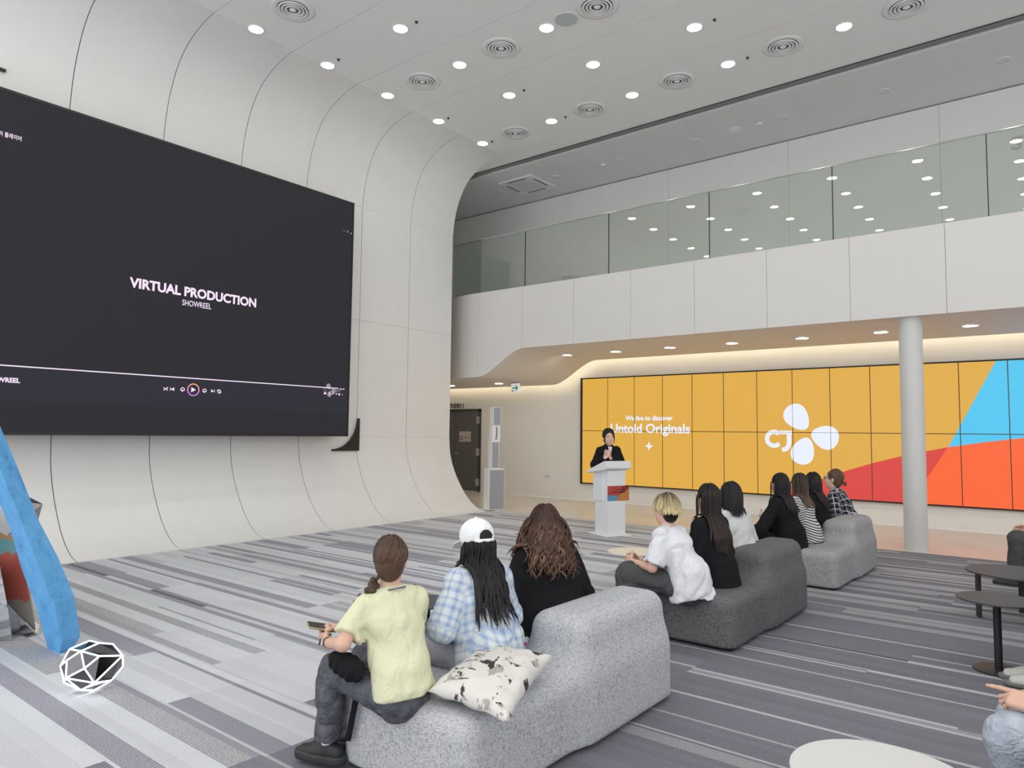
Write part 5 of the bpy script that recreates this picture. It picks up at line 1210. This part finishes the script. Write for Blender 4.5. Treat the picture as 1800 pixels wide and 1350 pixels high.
P[9] = person('person in black with dark wavy hair between striped top and checked shirt', (-2.30, 8.76), 90, SEAT, .87, (15, 12, 8), (-6, -20, 0), 0, tw=-8, legs=seated(),
    top=dict(name='black_top', mat=BLK2, loose=.04, hem=-.04, fold=.008), pants=dict(mat=CHAR, loose=.03), shoes=SHB, hair=LONG(n=110, length=.38, amax=112, wave=.008, wl=.14, tip=(.022, .012, .010), lvar=.25, gaz=75, w=.0095, seed=23), hand_h=.006, body_h=.010)
P[10] = person('seated person in a dark checked shirt and glasses with brown hair in a low bun', (-2.13, 9.27), 90, SEAT, .92, (20, 18, 14), (4, 6, 0), 0, tw=-4, legs=seated(),
    top=dict(name='checked_shirt', mat=CHECK, loose=.036, hem=-.03, fold=.010, collar=True), pants=dict(mat=BDEN, loose=.025), shoes=SHW, skin=SK2,
    hair=dict(kind='bun', n=170, root=(.10, .062, .040), tip=(.14, .088, .055), gather=(0, -.118, -.045), w=.0075, jit=.3, seed=3), hand_h=.006, body_h=.008, cloth_h=.0095)
# the speaker behind the lectern
P[11] = person('standing speaker in a black jacket with dark hair tied back, behind the white lectern', (-5.86, 9.92), -128, .845, .965, (2, 1, 0), (-2, -8, 3), 0, stand=True, hsc=1.12,
    arms={'L': ((-.21, .05, 1.07), (.04, .22, 1.16), (.45, .30, .80), (.75, -.5, .1), [22, 30, 38, 46]), 'R': ((.25, .06, 1.05), (.14, .22, 1.17), (-.5, .3, .80), (-.75, -.5, .1), [26, 34, 40, 48])},
    legs={'L': ((-.10, .02, .47), (-.11, .0, .085)), 'R': ((.10, .02, .47), (.11, .0, .085))}, wid=.94,
    top=dict(name='black_jacket', mat=BLK2, loose=.03, hem=-.26, hemw=1.0, fold=.010, collar=True, cuff=.8), pants=dict(mat=BLK, loose=.03, len=.97), shoes=SHB, skin=SK2,
    hair=dict(kind='gathered', n=170, root=(.011, .009, .009), tip=(.014, .011, .01), gather=(0, -.112, -.06), w=.008, jit=.25, seed=8), body_h=.007, hand_h=.004, cloth_h=.0095)
# three visitors cut by the right edge, on their own sofas
sofa(.40, 2.2, 1.72, FAB_D, 'charcoal sofa at the right edge under the light blue jeans'); sofa(.40, 4.9, 1.72, FAB_L, 'light grey sofa at the right edge behind the pole table'); sofa(.40, 8.5, 1.72, FAB_M, 'grey sofa at the far right edge under the dark trousers')
P[12] = person('seated person in light blue jeans with one hand over the knee at the right edge', (.24, 3.30), 90, SEAT, .98, (4, 4, 2), (0, 0, 0), 0,
    arms={'L': ((-.25, .10, .66), (-.115, .36, .605), (.30, .92, .02), (.55, -.1, -.8), [4, 42, 55, 62]), 'R': ((.23, .09, .58), (.10, .30, .57), (-.6, .7, -.1), (-.1, -.2, -.95), 35)},
    legs={'L': ((-.12, .43, SEAT+.115), (-.11, .41, .085)), 'R': ((.14, .41, SEAT+.10), (.13, .44, .085))}, top=dict(name='black_top', mat=BLK, sleeve='short', loose=.03), pants=dict(mat=LDEN, loose=.036, fold=.012), shoes=SHW, hair=LONG(n=70, length=.3), hand_h=.0036, body_h=.0085)
P[13] = person('seated person in dark blue jeans and pale shoes at the right edge', (.24, 5.62), 90, SEAT, .98, (4, 4, 2), legs={'L': ((-.09, .40, SEAT+.10), (-.075, .41, .085)), 'R': ((.12, .40, SEAT+.10), (.07, .45, .085))}, top=dict(name='grey_top', mat=CHAR, loose=.03), pants=dict(mat=BDEN, loose=.03, len=.84), shoes=SHW, hair=LONG(n=70, length=.3), hand_h=.0055, body_h=.010, footdir=8)
P[14] = person('seated person in dark grey trousers and a cream cuffed shirt at the far right edge', (-.02, 9.28), 90, SEAT, .99, (10, 8, 4), arms={'L': ((-.22, .14, .66), (-.06, .38, .60), (.35, .9, -.1), (.8, -.1, -.5), [75, 80, 80, 80]), 'R': ((.2, .14, .66), (-.02, .38, .61), (-.2, .95, -.1), (-.8, -.1, -.5), [75, 80, 80, 80])},
    legs={'L': ((-.08, .45, SEAT+.135), (-.06, .47, .085)), 'R': ((.12, .44, SEAT+.13), (.10, .46, .085))}, top=dict(name='cream_shirt', mat=fabric('cream_cloth', (.72, .70, .62)), loose=.03), pants=dict(mat=CHAR, loose=.034, len=.93), shoes=SHB, hair=LONG(n=70, length=.3), hand_h=.005, body_h=.010)
# --- things worn or held
def obj_at(pd, fn, *a): pass
h2 = P[2]; H = h2['H']; s = h2['hs']; Rh = h2['Rh']
cap_m = fabric('white_cap_twill', (.80, .80, .81), .03)
S = Soft(.006); S.ell(H((0, -.012, .036)), np.array([.094, .112, .098])*s, Rh); up_ = Rh@np.array([0, -.10, 1.]); up_ = unit(up_)
S.cuts.append((tuple(-up_), -(up_@H((0, 0, -.006)))))
hole = Soft(.004); hole.ell(H((0, -.118, .030)), np.array([.040, .05, .034])*s, Rh); S.subs.append((hole, .004))
S.cap(H((0, -.015, .134)), H((0, -.015, .137)), .006*s, k=.002)
cp = soft_obj('cap', S, .005, cap_m, h2['root'], 1)
S = Soft(.004)
for k in range(-4, 5):
    a0, a1 = R(k*11), R((k+1)*11)
    if k < 4: S.seg(H((.090*math.sin(a0), -.012-.112*math.cos(a0), .006)), H((.090*math.sin(a1), -.012-.112*math.cos(a1), .006)), (.004*s, .011*s), (.004*s, .011*s), Rh@np.array([math.sin(a0), -math.cos(a0), 0]))
soft_obj('strap', S, .004, cap_m, cp, 0)
S = Soft(.01); S.ell(H((0, .125, -.006)), np.array([.078, .082, .010])*s, Rh@rx(-22)); S.cuts.append((tuple(Rh@np.array([0, -1., 0])), -((Rh@np.array([0, 1., 0]))@H((0, .055, 0)))))
soft_obj('brim', S, .0045, cap_m, cp, 1)
def world(pd, p): a = R(pd['rz']); return Vector((pd['loc'][0]+p[0]*math.cos(a)-p[1]*math.sin(a), pd['loc'][1]+p[0]*math.sin(a)+p[1]*math.cos(a), p[2]))
# wristwatch, phone and waist pouch of the first person
p1 = P[1]; el, wr = p1['J']['L'][0], p1['J']['L'][1]; ax = unit(wr-el)
mt = Matrix.Translation(Vector(wr-ax*.018)) @ Vector((0, 0, 1)).rotation_difference(Vector(ax)).to_matrix().to_4x4()
wt = B().lathe([(.0275, -.011), (.0285, -.011), (.0285, .011), (.0275, .011)], n=28, cap=False, mtx=mt).done('wristwatch', mat('watch_band', (.55, .50, .47), .5), p1['root'], True)
sd = unit(np.cross(ax, np.cross(np.array([-1., -.5, .35]), ax))); wm = Matrix.Translation(Vector(wr-ax*.018+sd*.031))
rot = Matrix(np.stack([np.cross(ax, sd), ax, sd], 1).tolist()).to_4x4()
B().box(-.017, .017, -.020, .020, -.005, .005, .003, mtx=wm @ rot).done('watch_case', 'steel', wt); B().box(-.014, .014, -.017, .017, .0045, .0058, mtx=wm @ rot).done('watch_face', 'black', wt)
ph = empty('phone', world(p1, (-.105, .42, .64)), 0, 'gold phone held in the hands of the yellow T-shirt', 'phone')
ph.rotation_euler = (R(14), R(-8), R(90+62))
B().box(-.036, .036, -.074, .074, -.004, .004, .003).done('phone_body', mat('gold_phone', (.62, .50, .26), .25, .8, grain=.02), ph); B().box(-.033, .033, -.070, .070, .0035, .0046).done('phone_screen', 'black', ph)
for k in range(3): B().lathe([(.0075, -.0035), (.0085, -.0075), (.006, -.009)], (-.018, .056-.02*k, 0), 14).done('camera_lens', 'steel', ph, True)
pc = empty('waist_pouch', world(p1, (-.17, .17, .53)), R(90), 'small gathered black pouch with a hanging strap beside the yellow T-shirt', 'bag')
S = Soft(.03); S.ell((0, .0, .005), (.050, .075, .050)); S.ell((0, -.055, -.01), (.045, .045, .045)); S.ell((0, .06, .015), (.035, .045, .035))
S.disp = lambda q: .004*np.sin(q[:, 1]*140+q[:, 2]*60+3*vnoise(q, (14, 14, 14)))
soft_obj('pouch', S, .006, BLK2, pc, 1)
sp_ = [pc.matrix_basis.inverted() @ Vector(p) for p in ((-2.505, 2.06, .555), (-2.518, 2.10, .505), (-2.535, 2.125, .455), (-2.569, 2.135, .33), (-2.621, 2.14, .144))]
sb = B(); wv_ = Vector((.62, -.784, 0))*.0135; dv_ = Vector((-.784, -.62, 0))*.0025
vs4 = [[sb.bm.verts.new(p+a) for a in (-wv_-dv_, wv_-dv_, wv_+dv_, -wv_+dv_)] for p in sp_]
for a, b in zip(vs4, vs4[1:]):
    for k in range(4): sb.bm.faces.new((a[k], a[(k+1) % 4], b[(k+1) % 4], b[k]))
sb.bm.faces.new(vs4[0][::-1]); sb.bm.faces.new(vs4[-1]); sb.done('strap', NAVY, pc)
B().box(-.019, .019, -.006, .006, -.022, .022, .003, mtx=Matrix.Translation(sp_[2]) @ Matrix.Rotation(math.atan2(-.784, .62), 4, 'Z')).done('buckle', 'black', pc)
# lanyard of the first person
hN = p1['N']; B().tube([hN+np.array([.055*math.cos(a), -.012+.05*math.sin(a), .012-.012*math.sin(a)])*1 for a in np.linspace(-PI*1.05, PI*.05, 14)], .0035, 6, flat=.5).done('lanyard', mat('lanyard_violet', (.09, .06, .16), .6), p1['root'])
# belongings on the first sofa
oo = empty('key_charm', (-2.30, 3.02, .415), R(20), 'pink and white tube charm tucked beside the checked shirt', 'charm')
B().lathe([(.018, 0), (.02, .01), (.02, .03)], n=18, mtx=Matrix.Rotation(R(-70), 4, 'X')).done('cap', mat('pink_plastic', (.75, .03, .22), .3), oo, True); B().lathe([(.018, .031), (.021, .04), (.021, .075), (.012, .09)], n=18, mtx=Matrix.Rotation(R(-70), 4, 'X')).done('tube', mat('charm_white', (.7, .66, .66), .35), oo, True)
# glasses
q10 = P[10]; H = q10['H']
gb = B()
for sg in (-1, 1):
    gb.tube([H((sg*.033+.024*math.cos(a), .103, .004+.019*math.sin(a))) for a in np.linspace(0, 2*PI, 20)], .0022, 6, cap=False)
    gb.tube([H((sg*.056, .100, .010)), H((sg*.080, .06, .008)), H((sg*.084, -.01, .002))], .0024, 6)
gb.tube([H((-.010, .105, .008)), H((.010, .105, .008))], .002, 6); gb.done('glasses', 'black', q10['root'])
# white shirt collar and hair wisps of the speaker
q11 = P[11]; H = q11['H']; N_ = q11['N']
for sg in (-1, 1): B().tube([H((sg*.062, .055, .05)), H((sg*.074, .05, .0)), H((sg*.073, .045, -.06)), H((sg*.066, .04, -.11))], [.009, .010, .008, .003], 8, flat=.6).done('hair_strand', HAIR, q11['root'], True).data.color_attributes.new('Col', 'FLOAT_COLOR', 'POINT').data.foreach_set('color', [.011, .009, .009, 1]*32)
B().prism([(-.035, 0), (.035, 0), (.008, -.12), (-.008, -.12)], lambda u, v, d_: tuple(N_+np.array([u, .075+v*-.28+d_, .005+v])), 0, .006).done('shirt_front', WHC, q11['root'])
# black bag at the lower right corner
bgo = empty('backpack', (-.015, 2.86, .0), 0, 'rounded black bag in the bottom right corner', 'bag')
S = Soft(.03); S.rbox((0, 0, .30), np.array([.13, .16, .30]), .10); S.cuts.append(((0, 0, -1), 0.)); S.disp = folds(.004, (9, 9, 9))
soft_obj('bag_body', S, .012, BLK2, bgo, 1); B().tube([(-.03, 0, .585), (-.02, 0, .64), (.02, 0, .64), (.03, 0, .585)], .009, 8).done('handle', NAVY, bgo, True)
